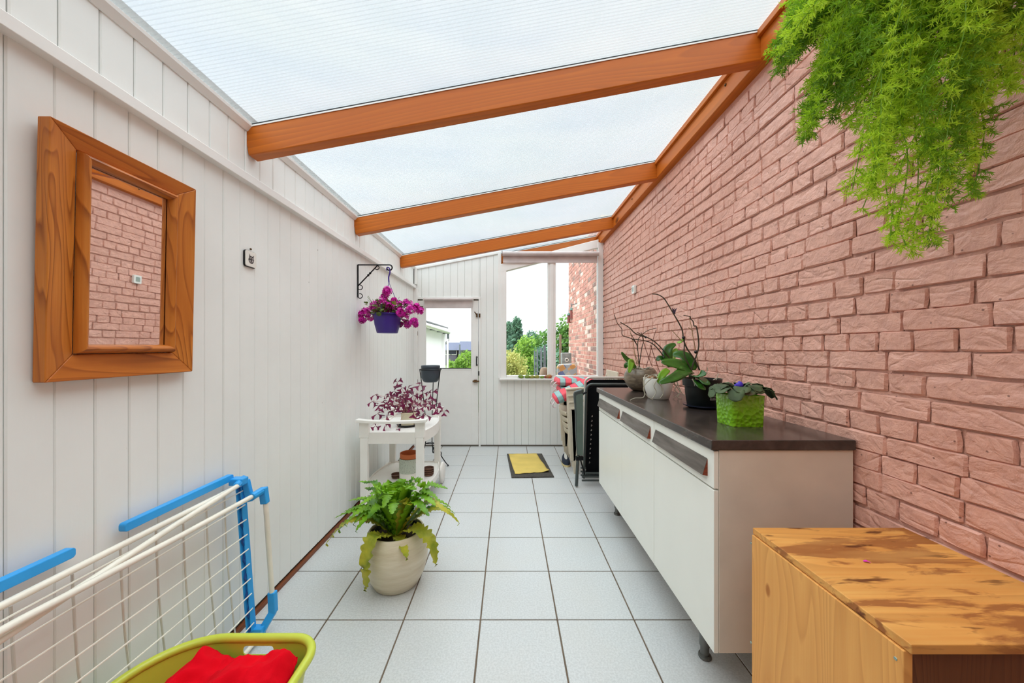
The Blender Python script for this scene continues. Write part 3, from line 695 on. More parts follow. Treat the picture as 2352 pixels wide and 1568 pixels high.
def petunia_cluster(b, c, r, n, seed):
    rr = random.Random(seed)
    for k in range(n):
        d = Vector((rr.gauss(0, 1), rr.gauss(0, 1), rr.gauss(0, 1) + .3)).normalized(); p = c + d * r * rr.uniform(.55, 1)
        q = d.to_track_quat('Z', 'Y').to_matrix(); s_ = rr.uniform(.011, .016); ph = rr.random() * 6
        vs = [p]; fs = []
        for i in range(5):
            a = ph + i * 2 * math.pi / 5
            for (da, rad, h) in ((-.5, .6, .1), (-.35, 1.05, .35), (0, 1.2, .45), (.35, 1.05, .3), (.5, .6, .1)):
                vs.append(p + q @ Vector((math.cos(a + da) * s_ * rad, math.sin(a + da) * s_ * rad, h * s_)))
            o_ = 1 + i * 5; fs.append((0, o_, o_+1, o_+2, o_+3, o_+4))
        b.add(vs, fs)
def hanging_basket():
    y = 2.90; c = Vector((-.99, y, 1.414)); rr = random.Random(4)
    rt = empty('hanging_planter', c, 'violet plastic basket of magenta geraniums hanging from the black bracket', 'planter')
    b = MB(); b.lathe([(.078, 0), (.082, .004), (.100, .07), (.108, .135), (.108, .150), (.122, .150), (.122, .158), (.108, .160), (.103, .160), (.100, .13)], c, 40, cap0=True); b.build('pot', M['purple'], rt, True)
    MB().lathe([(.002, .140), (.101, .140)], c, 24, cap0=False).build('soil', M['soil'], rt)
    top = Vector((-.975, y, 1.972 - .03)); m_ = c + Vector((.02, 0, .40))
    b = MB(); b.tube(smoothpath([top + Vector((-.02, 0, -.015)), top + Vector((-.017, 0, .008)), top + Vector((0, 0, .004)), top + Vector((.006, 0, -.03)), top + Vector((-.004, 0, -.07)), top + Vector((-.002, 0, -.115))]), .0055); b.build('hook', M['purple'], rt, True)
    hb = top + Vector((-.002, 0, -.115)); b = MB()
    for a in (.3, 2.4, 4.5): b.tube([hb, c + Vector((.115 * math.cos(a), .115 * math.sin(a), .154))], .0022, 5)
    b.build('hanger_cord', M['purple'], rt)
    b = MB()
    for k in range(120):
        a = rr.random() * 6.28; r_ = rr.uniform(.03, .17); p = c + Vector((r_ * math.cos(a), r_ * math.sin(a) * .9, .19 + rr.uniform(-.03, .08) - r_ * .12))
        n_ = Vector((rr.gauss(0, .5), rr.gauss(0, .5), 1)).normalized(); q = n_.to_track_quat('Z', 'Y').to_matrix(); s_ = rr.uniform(.012, .022)
        vs = [p + q @ Vector((math.cos(i * math.pi / 4) * s_ * (1 + .15 * (i % 2)), math.sin(i * math.pi / 4) * s_, .25 * s_ * (i % 2))) for i in range(8)]
        b.add([p - n_ * .004] + vs, [(0, i + 1, (i + 1) % 8 + 1) for i in range(8)])
    for k in range(60):
        a = rr.random() * 6.28; p = c + Vector((.06 * math.cos(a), .06 * math.sin(a), .145)); r_ = rr.uniform(.06, .19)
        b.tube([p, c + Vector((r_ * math.cos(a), r_ * math.sin(a), rr.uniform(.17, .3)))], .0014, 4)
    fo = b.build('foliage', M['ger'], rt, fixn=False); fo['kind'] = 'stuff'
    cl_ = [(890,668,.030),(880,690,.032),(895,700,.028),(862,706,.045),(840,718,.034),(832,735,.02),(850,728,.03),(870,722,.03),(893,712,.04),(912,702,.04),(935,700,.04),(944,712,.035),(920,718,.03),(956,704,.022),(965,714,.026),(930,728,.028),(950,738,.026),(935,744,.028),(876,735,.02),(905,690,.018),(885,678,.026),(918,745,.02),(955,745,.018),(829,722,.024)]
    for k, (u, v, r_) in enumerate(cl_):
        Y = y + rr.uniform(-.09, .09); p = at(u, v, Y); b = MB(); petunia_cluster(b, p, r_ * 1.15, int(16 + r_ * 900), k)
        b.build('flower_cluster', M['magenta'], rt, fixn=False)
    b = MB()
    for (u, v, r_) in cl_:
        b.tube([c + Vector((rr.uniform(-.07, .07), rr.uniform(-.05, .05), .145)), at(u, v, y)], .0016, 4)
    b.build('flower_stem', M['ger'], rt)
hanging_basket()

# ---- white trolley
def trolley():
    X0, X1, Y0, Y1 = -1.125, -.675, 2.74, 3.43; rt = empty('serving_trolley', ((X0+X1)/2, (Y0+Y1)/2, 0), 'white plastic serving trolley with two oval trays by left wall', 'trolley')
    def outline(bul, inset=0, n=14):
        r_ = []
        for k in range(n + 1):
            t_ = k / n; r_.append((X1 - inset + bul * math.sin(math.pi * t_), Y0 + inset + (Y1 - Y0 - 2*inset) * t_))
        for k in range(n + 1):
            t_ = 1 - k / n; r_.append((X0 + inset - bul * .9 * math.sin(math.pi * t_), Y0 + inset + (Y1 - Y0 - 2*inset) * t_))
        return r_
    for nm, z, hgt in (('top_tray', .628, .075), ('lower_tray', .19, .035)):
        b = MB(); b.prism(outline(.052, .004), z - .014, z); O = outline(.055); I = outline(.055, .007); n = len(O)
        vs = [(p[0], p[1], zz) for zz in (z - hgt, z + .014) for p in O] + [(p[0], p[1], zz) for zz in (z - hgt, z + .014) for p in I]
        fs = []
        for i in range(n):
            j = (i + 1) % n; fs += [(i, j, j + n, i + n), (2*n + j, 2*n + i, 3*n + i, 3*n + j), (n + i, n + j, 3*n + j, 3*n + i), (j, i, 2*n + i, 2*n + j)]
        b.add(vs, fs); b.build(nm, M['trolley'], rt, bevel=.002)
    for k, (x, y, zt_, z0) in enumerate(((X0 + .01, Y0 + .01, .725, .0), (X1 - .01, Y0 + .01, .725, .0), (X0 + .01, Y1 - .01, .70, .10), (X1 - .01, Y1 - .01, .70, .10))):
        b = MB(); w0, w1 = .030, .037; hy = .02
        for (za, zb, wa, wb_) in ((z0, .60, w0 * .9, w0), (.60, zt_, w1, w1 * .95)):
            b.add([(x - wa, y - hy, za), (x + wa, y - hy, za), (x + wa, y + hy, za), (x - wa, y + hy, za), (x - wb_, y - hy, zb), (x + wb_, y - hy, zb), (x + wb_, y + hy, zb), (x - wb_, y + hy, zb)], [(3,2,1,0),(4,5,6,7),(0,1,5,4),(1,2,6,5),(2,3,7,6),(3,0,4,7)])
        b.build('leg', M['trolley'], rt, bevel=.004)
    for (y, zc) in ((Y0 - .005, .742), (Y1 + .005, .715)):
        b = MB(); n = 12; vs = []; sg = -1 if y < 3 else 1
        for i in range(n + 1):
            t_ = i / n; x = X0 - .045 + (X1 - X0 + .09) * t_; dz = -.010 * math.sin(math.pi * t_) ; dy = sg * .02 * math.sin(math.pi * t_)
            hw = .032 - .012 * math.sin(math.pi * t_)
            vs += [(x, y - hw + dy, zc - .017 + dz), (x, y + hw + dy, zc - .017 + dz), (x, y + hw + dy, zc + .004 + dz), (x, y - hw + dy, zc + .004 + dz)]
        fs = [(i*4 + k, i*4 + (k+1) % 4, (i+1)*4 + (k+1) % 4, (i+1)*4 + k) for i in range(n) for k in range(4)] + [(0, 1, 2, 3), (n*4+3, n*4+2, n*4+1, n*4)]
        b.add(vs, fs).build('handle', M['trolley'], rt, bevel=.003)
    for x in (X0 - .038, X1 + .038):
        b = MB(); b.lathe([(0, -.016), (.085, -.016), (.097, -.008), (.097, .008), (.085, .016), (0, .016)], (x, Y1 - .02, .0975), 32, cap0=False, axis='x'); b.build('wheel', M['trolley'], rt, True)
    MB().tube([(X0 - .05, Y1 - .02, .0975), (X1 + .05, Y1 - .02, .0975)], .012).build('axle', M['trolley'], rt, True)
trolley()

def oxalis():
    y = 3.03; c = Vector((-.865, y, .629)); rr = random.Random(9)
    rt = empty('potted_oxalis', c, 'purple-leaved shamrock plant in a cream square pot on trolley top', 'potted plant')
    MB().lathe([(.06, 0), (.082, .006), (.088, .018), (.084, .018), (.07, .008)], c, 32).build('saucer', M['blackpot'], rt, True)
    b = MB(); b.prism(rrect(c.x + .012, y, .105, .105, .015), c.z + .010, c.z + .118); b.build('pot', plain('cream_pot_paint', S(224, 216, 184), .5), rt, bevel=.003)
    MB().prism(rrect(c.x + .012, y, .092, .092, .012), c.z + .118, c.z + .1195).build('soil', M['soil'], rt)
    m = MB(); 
    for k in range(3):
        a = k * 2 * math.pi / 3
        def P(r_, da, z): return Vector((math.cos(a + da) * r_, math.sin(a + da) * r_, z))
        m.add([P(0, 0, 0), P(.020, -.2, -.004), P(.048, -.66, -.020), P(.043, -.25, -.015), P(.039, 0, -.008), P(.043, .25, -.015), P(.048, .66, -.020), P(.020, .2, -.004)], [(0, 1, 2, 3), (0, 3, 4), (0, 4, 5), (0, 5, 6, 7)])
    spots = [(912,877),(965,884),(923,890),(938,891),(905,898),(862,906),(885,907),(855,922),(870,930),(990,902),(972,902),(1008,935),(1000,938),(1020,944),(985,925),(890,948),(867,950),(862,978),(885,975),(910,986),(965,955),(955,960),(978,952),(950,946),(930,905),(940,900),(948,908),(925,915),(905,918),(890,920),(918,925),(935,925),(950,922),(900,930),(915,935),(930,938),(880,935),(945,932),(960,925),(968,920),(895,910),(955,912),(975,932),(905,940),(887,927),(922,905),(938,915),(925,930),(912,912),(992,918),(1003,925)]
    me = None; stems = MB(); base = c + Vector((.012, 0, .12))
    for (u, v) in spots:
        Y = y + rr.uniform(-.13, .13); 
        if v > 965: Y = y - .16
        p = at(u, v, Y)
        if p.z < .665 and abs(Y - y) < .12: p.z = .67
        if me is None: lf = m.build('leaf', M['oxalis'], None, local=True, fixn=False); me = lf.data
        else: lf = bpy.data.objects.new('leaf', me); SC.collection.objects.link(lf)
        lf.parent = rt; lf.location = p - c; s_ = rr.uniform(.85, 1.35); lf.scale = (s_, s_, s_ * rr.uniform(.8, 1.5))
        lf.rotation_euler = (rr.uniform(.2, 1.2), rr.uniform(-.6, .6), rr.random() * 1.2 - .6)
        b0 = base + Vector((rr.uniform(-.035, .035), rr.uniform(-.035, .035), 0)); mid = (b0 + p) / 2 + Vector((0, 0, .03))
        stems.tube(smoothpath([b0, mid, p], 4), .0011, 4)
    stems.build('leaf_stems', M['oxstem'], rt)['kind'] = 'stuff'
oxalis()

def lower_pots():
    c = Vector((xu(940, 2.97), 2.97, .191)); 
    rt = empty('ceramic_planter', c, 'grey-green speckled ceramic planter on lower tray of white trolley', 'planter')
    MB().lathe([(.075, 0), (.080, .006), (.080, .075), (.078, .08)], c, 40).build('white_base', M['ceramic'], rt, True)
    MB().lathe([(.0812, .072), (.0815, .18), (.079, .187), (.074, .187), (.074, .08)], c, 40, cap0=False).build('speckled_band', M['speckle'], rt, True)
    c2 = c + Vector((.004, 0, .10)); rt = empty('terracotta_pot', c2, 'orange terracotta pot nested inside the speckled planter', 'flower pot')
    MB().lathe([(.05, 0), (.069, .09), (.079, .092), (.079, .128), (.073, .128), (.067, .09), (.05, .01)], c2, 40).build('pot', M['terracotta'], rt, True, ang=30)
    for k, (u, v, Y, n, lab) in enumerate(((912, 1102, 3.02, 2, 'brown clay saucers left of the speckled planter'), (984, 1090, 3.08, 4, 'pile of brown clay saucers right of the speckled planter'))):
        p = Vector((xu(u, Y), Y, .191))
        for i in range(n):
            t_ = empty('clay_saucer', p + Vector((R.uniform(-.004, .004), 0, i * .0165)), lab + ('' if n < 1 else (', ' + ['bottom one', 'second one up', 'third one up', 'top one'][i])), 'saucer', lab)
            MB().lathe([(.036, 0), (.042, .004), (.046, .016), (.042, .016), (.038, .006)], wloc(t_), 24).build('dish', M['saucer'], t_, True)
lower_pots()

def plant_stand():
    Y = 3.93; c = Vector((xu(989, Y), Y, 0)); rt = empty('plant_stand', c, 'black wire plant stand with curled feet near the door', 'plant stand')
    zr = zv(848, Y)
    MB().tube(arc((c.x, Y, zr), .118, 0, 2*math.pi, 28, (1,0,0), (0,1,0))[:-1], .0055, 6, closed=True).build('top_ring', M['bracket'], rt, True)
    for a in (math.radians(185), math.radians(345), math.radians(85)):
        d = Vector((math.cos(a), math.sin(a), 0)); q = lambda r_, z: Vector((c.x, Y, z)) + d * r_
        b = MB(); P = smoothpath([q(.118, zr), q(.085, zr - .25), q(.06, zr - .5), q(.05, .42), q(.055, .24)], 5)
        P += smoothpath([q(.055, .24), q(.075, .17), q(.115, .16), q(.13, .125), q(.10, .10), q(.075, .13), q(.09, .17), q(.14, .09), q(.21, .0065)], 4)[1:]
        b.tube(P, .0052, 6); b.ball(q(.21, .010), .010, 8, 5); b.build('leg', M['bracket'], rt, True)
    for z, r_ in ((.235, .056), (.40, .052)):
        pts = [Vector((c.x + r_ * math.cos(math.radians(a)), Y + r_ * math.sin(math.radians(a)), z)) for a in (185, 345, 85)]
        b = MB()
        for i in range(3): b.tube([pts[i], pts[(i+1) % 3]], .0045, 6)
        b.build('cross_brace', M['bracket'], rt)
    z0 = zv(877, Y); p = Vector((c.x, Y, z0)); rt = empty('hanging_pot', p, 'slate blue plastic pot sitting in the ring of the black stand', 'flower pot')
    rt.name = 'plant_pot'
    h = zv(839, Y) - z0
    MB().lathe([(.066, 0), (.082, .012), (.100, .05), (.106, .09), (.105, h - .045), (.099, h - .034), (.103, h - .03), (.104, h - .004), (.100, h), (.095, h - .004), (.09, h - .03), (.09, .05)], p, 40).build('pot', M['slate'], rt, True, ang=50)
plant_stand()

# ---- bird's nest fern
def fern():
    Yc = 1.97; c = Vector((xu(911, Yc), Yc, 0)); rr = random.Random(21)
    rt = empty('potted_fern', c, 'large bird\'s nest fern in a round cream pot on the tiles', 'potted plant')
    MB().lathe([(.105, 0), (.12, .006), (.150, .06), (.168, .13), (.172, .185), (.166, .24), (.152, .285), (.146, .296), (.138, .296), (.142, .28), (.15, .24)], c, 56).build('pot', M['cream_pot'], rt, True, ang=60)
    MB().lathe([(.12, .24), (.134, .285), (.128, .285), (.118, .255)], c, 32, cap0=False).build('inner_pot', M['blackpot'], rt, True)
    MB().lathe([(.002, .262), (.122, .262)], c, 24, cap0=False).build('soil', M['soil'], rt)
    def frond(tip, lift, wd, mat, bend=.5, wave=.28, curl=0, r0=.02):
        tip = Vector(tip); d = (tip - c); d.z = 0; d = d.normalized() if d.length > 1e-3 else Vector((1, 0, 0))
        b0 = c + Vector((0, 0, .265)) + d * r0; m_ = b0 + (tip - b0) * bend; m_.z = max(b0.z, tip.z) + lift
        if tip.z < .22: m_ = c + d * .178 + Vector((0, 0, .325))
        P = smoothpath([b0, (b0 + m_) / 2 + Vector((0, 0, lift * .35)), m_, (m_ + tip) / 2 + Vector((0, 0, lift * .35)) + (d * .025 if tip.z < .22 else Vector()), tip], 10)
        if curl: P += [tip + Vector((0, 0, -.01)) + d * .008, tip + Vector((0, 0, -.022)) - d * .004]
        n = len(P); W = [wd * (min(1, .34 + 2.6 * (i / n))) * (1 - (i / n) ** 3.2) + .002 for i in range(n)]
        MB().leaf(P, W, (0, 0, 1) if abs(tip.z - b0.z) < 1.2 * (Vector((tip.x, tip.y, 0)) - Vector((b0.x, b0.y, 0))).length else -d * .8 + Vector((0, 0, .3)), .2, wave * .7, 1.7, rr.random() * 6).build('leaf', M[mat], rt, smooth=True, fixn=False, ang=80)
    A = lambda u, v, dy=0: at(u, v, Yc + dy)
    for (u, v, dy, lift, wd, mat, bend) in (
        (752, 1245, -.05, .09, .045, 'fern_y', .55), (768, 1190, .0, .04, .03, 'fern', .5), (825, 1105, .1, .0, .026, 'fern', .5), (780, 1215, .1, .06, .042, 'fern', .5),
        (790, 1175, .05, .03, .035, 'fern', .55), (838, 1120, .1, .0, .035, 'fern', .55), (862, 1118, .0, .0, .036, 'fern', .5), (888, 1112, .05, .0, .036, 'fern', .5),
        (905, 1118, -.05, .0, .036, 'fern', .5), (928, 1100, .12, .0, .024, 'fern', .5), (945, 1115, .0, .0, .032, 'fern', .5), (972, 1100, .06, .0, .032, 'fern', .5),
        (985, 1120, -.02, .02, .034, 'fern', .5), (1028, 1122, .05, .02, .036, 'fern', .55), (1005, 1145, -.05, .03, .036, 'fern', .55), (1052, 1198, .0, .07, .032, 'fern_y', .6),
        (1035, 1165, .1, .05, .034, 'fern', .55), (1030, 1180, -.08, .05, .034, 'fern_y', .55), (815, 1200, -.1, .05, .036, 'fern', .5), (800, 1150, .15, .03, .03, 'fern', .5),
        (840, 1350, -.20, .015, .042, 'fern_y', .22), (934, 1278, -.20, .01, .026, 'fern_y', .4), (1000, 1292, -.14, .06, .044, 'fern_y', .45), (845, 1190, -.16, .03, .036, 'fern', .5),
        (945, 1160, -.12, .0, .030, 'fern_y', .5), (915, 1150, .16, .04, .034, 'fern', .5), (870, 1145, -.08, .02, .034, 'fern', .5), (960, 1140, .18, .05, .034, 'fern', .5),
        (765, 1225, .05, .07, .038, 'fern_y', .5), (850, 1135, -.1, .0, .034, 'fern', .5), (875, 1125, .1, .0, .034, 'fern', .5), (895, 1135, -.1, .0, .034, 'fern', .5), (920, 1125, -.05, .0, .034, 'fern', .5), (955, 1125, -.1, .0, .034, 'fern', .5), (990, 1140, .12, .02, .034, 'fern', .5), (1000, 1160, -.1, .03, .036, 'fern', .55), (825, 1160, -.08, .02, .036, 'fern', .5), (805, 1175, .1, .03, .036, 'fern', .5), (820, 1215, -.14, .05, .036, 'fern', .5), (795, 1200, -.1, .05, .036, 'fern', .5), (985, 1185, -.16, .04, .034, 'fern', .5), (860, 1160, .15, .02, .03, 'fern', .5), (930, 1140, .1, .0, .03, 'fern', .5), (880, 1165, -.15, .04, .03, 'fern', .5), (1045, 1180, .12, .06, .028, 'fern', .6), (900, 1180, -.17, .03, .03, 'fern', .5)):
        frond(A(u, v, dy), lift, wd * rr.uniform(.9, 1.1), mat, bend, curl=(v > 1190))
    b = MB(); b.tube(arc(A(935, 1112), .018, -.5, 4.2, 12), .003, 6); b.tube([A(935, 1130), c + Vector((.02, 0, .27))], .0035, 6); b.build('curled_frond', M['fern'], rt, True)
fern()

# ---- folded clothes airer
def airer():
    rt = empty('drying_rack', (-1.13, .9, 0), 'folded white and blue clothes airer leaning on the left wall', 'drying rack')
    ye, yb = 1.565, -.62; zt_, zb = .690, .055
    xt, xb = -1.172, -1.125
    px = lambda z: xb + (xt - xb) * (z - zb) / (zt_ - zb)
    # main frame end bars with lattice
    for y in (ye, yb):
        b = MB(); 
        b.bar((px(zb) , y, zb), (px(zt_), y, zt_), .030, .006, (1, 0, 0)); b.bar((px(zb) - .014, y - .012, zb), (px(zt_) - .014, y - .012, zt_), .022, .005, (1, 0, 0))
        fr = b.build('end_bar', M['blue'], rt, bevel=.002)
        b = MB(); n = 16
        for i in range(n):
            z0, z1 = zb + (zt_ - zb) * i / n, zb + (zt_ - zb) * (i + 1) / n; s_ = .010 if i % 2 else -.010
            b.bar((px(z0) - .004, y - .012 + s_, z0), (px(z1) - .004, y - .012 - s_, z1), .004, .008, (1, 0, 0))
        b.build('lattice', M['bluedark'], fr)
    n = 10
    for i in range(n):
        z = zb + .03 + (zt_ - zb - .05) * i / (n - 1)
        MB().tube([(px(z) + .004, yb, z), (px(z) + .004, ye, z)], .0028, 6).build('line_rod', M['rod'], rt, True)
    # wing frames folded behind: rods seen through as slanting bars
    for k, y in enumerate((1.49, 1.40, 1.30, 1.20, 1.09, .97, .85, .70, .60)):
        MB().tube(smoothpath([(-1.193, y, .68), (-1.190, y + .012, .4), (-1.186, y + .05, .05)], 5), .0032, 6).build('wing_rod', M['rodg'], rt, True)
    # top tubes
    MB().tube([(-1.168, 1.50, .7), (-1.176, .2, .704), (-1.18, yb, .705)], .0095, 10).build('wing_tube', M['rod'], rt, True)
    MB().tube([(-1.150, 1.51, .712), (-1.14, 1.2, .69), (-1.11, .72, .655), (-1.10, yb, .655)], .0095, 10).build('wing_tube', M['rod'], rt, True)
    MB().tube([(-1.108, 1.535, .655), (-1.105, 1.2, .664), (-1.10, .8, .685), (-1.10, yb, .685)], .0095, 10).build('leg_tube', M['rod'], rt, True)
    # blue grip bars along the wall
    for (a, c) in ((1.545, 1.107), (.982, .45)):
        b = MB(); b.prism(rrect((a + c) / 2, .735, a - c, .028, .009, 4), -1.218, -1.196, 'x'); b.build('wing_edge_bar', M['blue'], rt, bevel=.002)
    b = MB(); b.obox((-1.175, 1.545, .717), (.06, .04, .03)); b.tube([(-1.152, 1.50, .712), (-1.170, 1.57, .722)], .014, 8); b.bar((-1.16, 1.565, .715), (-1.14, 1.568, .62), .03, .02, (0, 1, 0)); b.build('corner_joint', M['blue'], rt, bevel=.004)
    # leg frame
    y = 1.585
    b = MB(); b.tube([(-1.106, 1.53, .655), (-1.098, 1.59, .662)], .0155, 10); b.bar((-1.098, 1.588, .672), (-1.092, 1.592, .60), .03, .026, (0, 1, 0)); b.build('corner_joint', M['blue'], rt, bevel=.004)
    MB().tube([(-1.092, 1.592, .63), (-1.072, 1.612, .15)], .0105, 10).build('leg_tube', M['rod'], rt, True)
    b = MB(); b.bar((-1.073, 1.612, .19), (-1.070, 1.614, .095), .032, .026, (0, 1, 0)); b.bar((-1.070, 1.614, .10), (-1.103, 1.58, .030), .030, .024, (0, 1, 0)); b.obox((-1.112, 1.575, .035), (.05, .035, .05)); b.build('corner_joint', M['blue'], rt, bevel=.004)
    MB().tube([(-1.10, 1.565, .022), (-1.09, yb, .022)], .0095, 10).build('leg_tube', M['rod'], rt, True)
airer()

# ---- laundry basket and red cloth
def basket():
    cx, cy = -.869, .946; zr = .34
    rt = empty('laundry_basket', (cx, cy, 0), 'lime green plastic laundry basket holding red cloth', 'laundry basket')
    def ring(w_, h_, r1, r2, z, n=10, dx=0, dy=0):
        pts = []
        for (sx, sy, a, r_) in ((1, 1, 0, r2), (-1, 1, 90, r1), (-1, -1, 180, r1), (1, -1, 270, r2)):
            for i in range(n + 1):
                t_ = math.radians(a + 90 * i / n); pts.append(Vector((cx + dx + sx*(w_/2 - r_) + r_*math.cos(t_), cy + dy + sy*(h_/2 - r_) + r_*math.sin(t_), z)))
        return pts
    rims = ring(.504, .451, .197, .082, zr)
    MB().tube(rims, .0135, 10, closed=True).build('rim', M['lime'], rt, True)
    L = [ring(.38, .325, .14, .06, .004), ring(.39, .335, .145, .065, .012), ring(.43, .375, .165, .07, .13), ring(.494, .441, .192, .080, zr - .004)]
    Li = [ring(.487, .434, .190, .077, zr - .004), ring(.424, .369, .162, .067, .13), ring(.382, .327, .14, .062, .016)]
    n = len(rims)
    # wall with hand hole in the far side
    vs = []; fs = []
    rows = L + Li; 
    for r_ in rows: vs += r_
    hole = lambda a, i: False
    for a in range(len(rows) - 1):
        for i in range(n):
            j = (i + 1) % n; fs.append((a*n + i, a*n + j, (a+1)*n + j, (a+1)*n + i))
    fs.append(tuple(range(n))[::-1]); fs.append(tuple((len(rows)-1)*n + i for i in range(n)))
    o_ = MB().add(vs, fs).build('tub', M['lime'], rt, True, ang=60)
    # hand slot cut by a boolean
    ct = MB().prism([(x, z) for x, z in rrect(xu(594, cy + .215), .310, .100, .026, .011, 4)], cy + .16, cy + .30, 'y')
    cut = ct.build('hand_slot_cutter', None, None)
    m_ = o_.modifiers.new('slot', 'BOOLEAN'); m_.operation = 'DIFFERENCE'; m_.object = cut; m_.solver = 'EXACT'
    bpy.context.view_layer.update(); dg = bpy.context.evaluated_depsgraph_get()
    nm = bpy.data.meshes.new_from_object(o_.evaluated_get(dg)); o_.modifiers.clear(); o_.data = nm; bpy.data.objects.remove(cut)
    # red cloth heap
    rt = empty('red_cloth', (cx, cy, .17), 'crumpled red cotton cloth heaped in the lime laundry basket', 'cloth')
    nx, ny = 60, 50; vs = []; fs = []
    for j in range(ny + 1):
        for i in range(nx + 1):
            a, c = i / nx * 2 - 1, j / ny * 2 - 1
            x = cx + .02 + a * .208; y = cy + c * .190
            e = max(abs(a), abs(c)); r_ = (abs(a) ** 5 + abs(c) ** 5) ** .2
            if r_ > 1: k = 1 / r_; x = cx + .02 + a * .208 * k; y = cy + c * .190 * k
            p = Vector((x * 5.5, y * 5.5, 1.7))
            ridge = 1 - abs(noise.noise(p * 1.1)) * 2.2; r2 = 1 - abs(noise.noise(p * 2.3 + Vector((3, 1, 0)))) * 2
            r3 = 1 - abs(noise.noise(Vector((x * 26 + y * 9, y * 20 - x * 14, 5)))) * 2.4
            h = .312 + .010 * max(0, r3) + .034 * ridge + .02 * r2 - .055 * min(1, r_) ** 6 + .018 * (x - cx) / .2 * 1
            h += .055 * math.exp(-((x - (cx - .11)) ** 2 + (y - (cy + .15)) ** 2) / .0045) + .03 * math.exp(-((x - (cx + .19)) ** 2 + (y - (cy + .14)) ** 2) / .0016) + .035 * math.exp(-((x - (cx + .05)) ** 2 + (y - (cy + .12)) ** 2) / .003)
            if a < -.5: h -= .2 * (-.5 - a)
            vs.append((x, y, h))
    fs = [(j*(nx+1)+i, j*(nx+1)+i+1, (j+1)*(nx+1)+i+1, (j+1)*(nx+1)+i) for j in range(ny) for i in range(nx)]
    c_ = MB().add(vs, fs).build('cloth', M['red'], rt, True, ang=180); s_ = c_.modifiers.new('thick', 'SOLIDIFY'); s_.thickness = .004; s_.offset = -1
basket()
# ================================================================ RIGHT SIDE
def cabinets():
    XF = .729; zb, ztop, zg = .2154, .934, .794
    b = MB().box(.715, XR - .014, 1.250, 2.885, .936, .972); wt = b.build('worktop', M['worktop'], None, bevel=.0035)
    tag(wt, 'long dark brown worktop lying across the three white cabinets', 'worktop')
    cuts = [1.258, 1.779, 2.285, 2.86]
    lab = ['white base cabinet nearest the camera with the widest drawer pull', 'white base cabinet in the middle of the row under the worktop', 'white base cabinet at the far end beside the folded recliners']
    for k in range(3):
        a, c = cuts[k], cuts[k + 1]; rt = empty('base_cabinet', (.98, (a + c) / 2, 0), lab[k], 'cabinet', 'base cabinets under the worktop')
        bd = MB(); bd.box(XF + .018, XR - .018, a, a + .018, zb, ztop); bd.box(XF + .018, XR - .018, c - .018, c, zb, ztop); bd.box(XF + .018, XR - .018, a + .018, c - .018, zb, zb + .018); bd.box(XR - .028, XR - .018, a + .018, c - .018, zb, ztop); bd.box(XF + .03, XF + .12, a + .018, c - .018, ztop - .02, ztop)
        bd.build('carcass', M['cabside'], rt, bevel=.001)
        MB().box(XF, XF + .017, a + .0015, c - .0015, zb - .002, zg - .003).build('door', M['cab'], rt, bevel=.0015)
        dw = MB().box(XF, XF + .017, a + .0015, c - .0015, zg + .003, ztop - .003).build('drawer', M['cab'], rt, bevel=.0015)
        hy0, hy1 = a + .042, c - .022; zt_, zz = .893, .832; t_ = .019
        MB().add([(XF - .001, y, zt_) for y in (hy0, hy1)] + [(XF - t_, y, zz) for y in (hy0, hy1)] + [(XF - t_ + .003, y, zz - .002) for y in (hy0, hy1)] + [(XF - .001, y, zt_ - .006) for y in (hy0, hy1)],
                 [(0,1,3,2),(2,3,5,4),(4,5,7,6),(0,2,4,6),(1,7,5,3),(0,6,7,1)]).build('handle', M['pull'], dw)
        for (y0, y1) in ((hy0, hy0 + .004), (hy1 - .004, hy1)):
            MB().prism([(XF, zt_ - .003), (XF - t_ + .001, zz), (XF, zz - .003)], y0 - .001, y1, 'y').build('handle_end', M['redwood'], dw)
        fts = {0: [(.824, 1.49)], 1: [], 2: [(.845, 2.76)]}[k] + [(1.15, a + .08), (1.15, c - .08)]
        for (x, y) in fts:
            f_ = MB(); f_.lathe([(.024, 0), (.026, .004), (.024, .012), (.017, .014), (.017, .05), (.021, .052), (.021, zb)], (x, y, 0), 16); f_.build('leg', M['steel'], rt, True, ang=30)
cabinets()

def chest():
    x0, x1, y0, y1, zt_ = .757, 1.222, .680, 1.100, .738
    rt = empty('wooden_chest', ((x0+x1)/2, (y0+y1)/2, 0), 'raw spruce wooden box with stained lid beside pink brick wall', 'chest')
    MB().box(x0 + .004, XR - .008, y0 - .010, y1 + .006, zt_ - .019, zt_).build('lid', M['chest_top'], rt, bevel=.002)
    sd = MB().box(x0, x0 + .018, y0, y1 + .004, 0, zt_ - .0205).build('side_panel', M['chest_z'], rt, bevel=.0015)
    MB().box(x1 - .018, x1, y0, y1, 0, zt_ - .0205).build('side_panel', M['chest_z'], rt, bevel=.0015)
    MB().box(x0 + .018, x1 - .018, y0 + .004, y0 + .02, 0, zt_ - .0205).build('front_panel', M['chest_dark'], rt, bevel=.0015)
    MB().box(x0 + .018, x1 - .018, y1 - .018, y1, 0, zt_ - .0205).build('back_panel', M['chest_z'], rt, bevel=.0015)
    for (u, v) in ((1725, 1247), (1725, 1475), (2057, 1512)):
        Y = (x0 * FPX) / (u - CXP); p = at(u, v, Y); p.x = x0
        MB().lathe([(.0035, 0), (.003, -.001), (0, -.001)], p, 10, axis='x').build('screw_head', plain('zinc', S(150, 170, 160), .4, .6), sd)
    p = Vector((.93, .93, zt_ + .001)); b = MB().leaf([p, p + Vector((.006, -.003, .002)), p + Vector((.013, -.006, 0))], [.0025, .0045, .001], fold=.3); o_ = b.build('petal', M['magenta'], None, fixn=False)
    tag(o_, 'single fallen magenta petal on the wooden chest lid', 'petal')
chest()

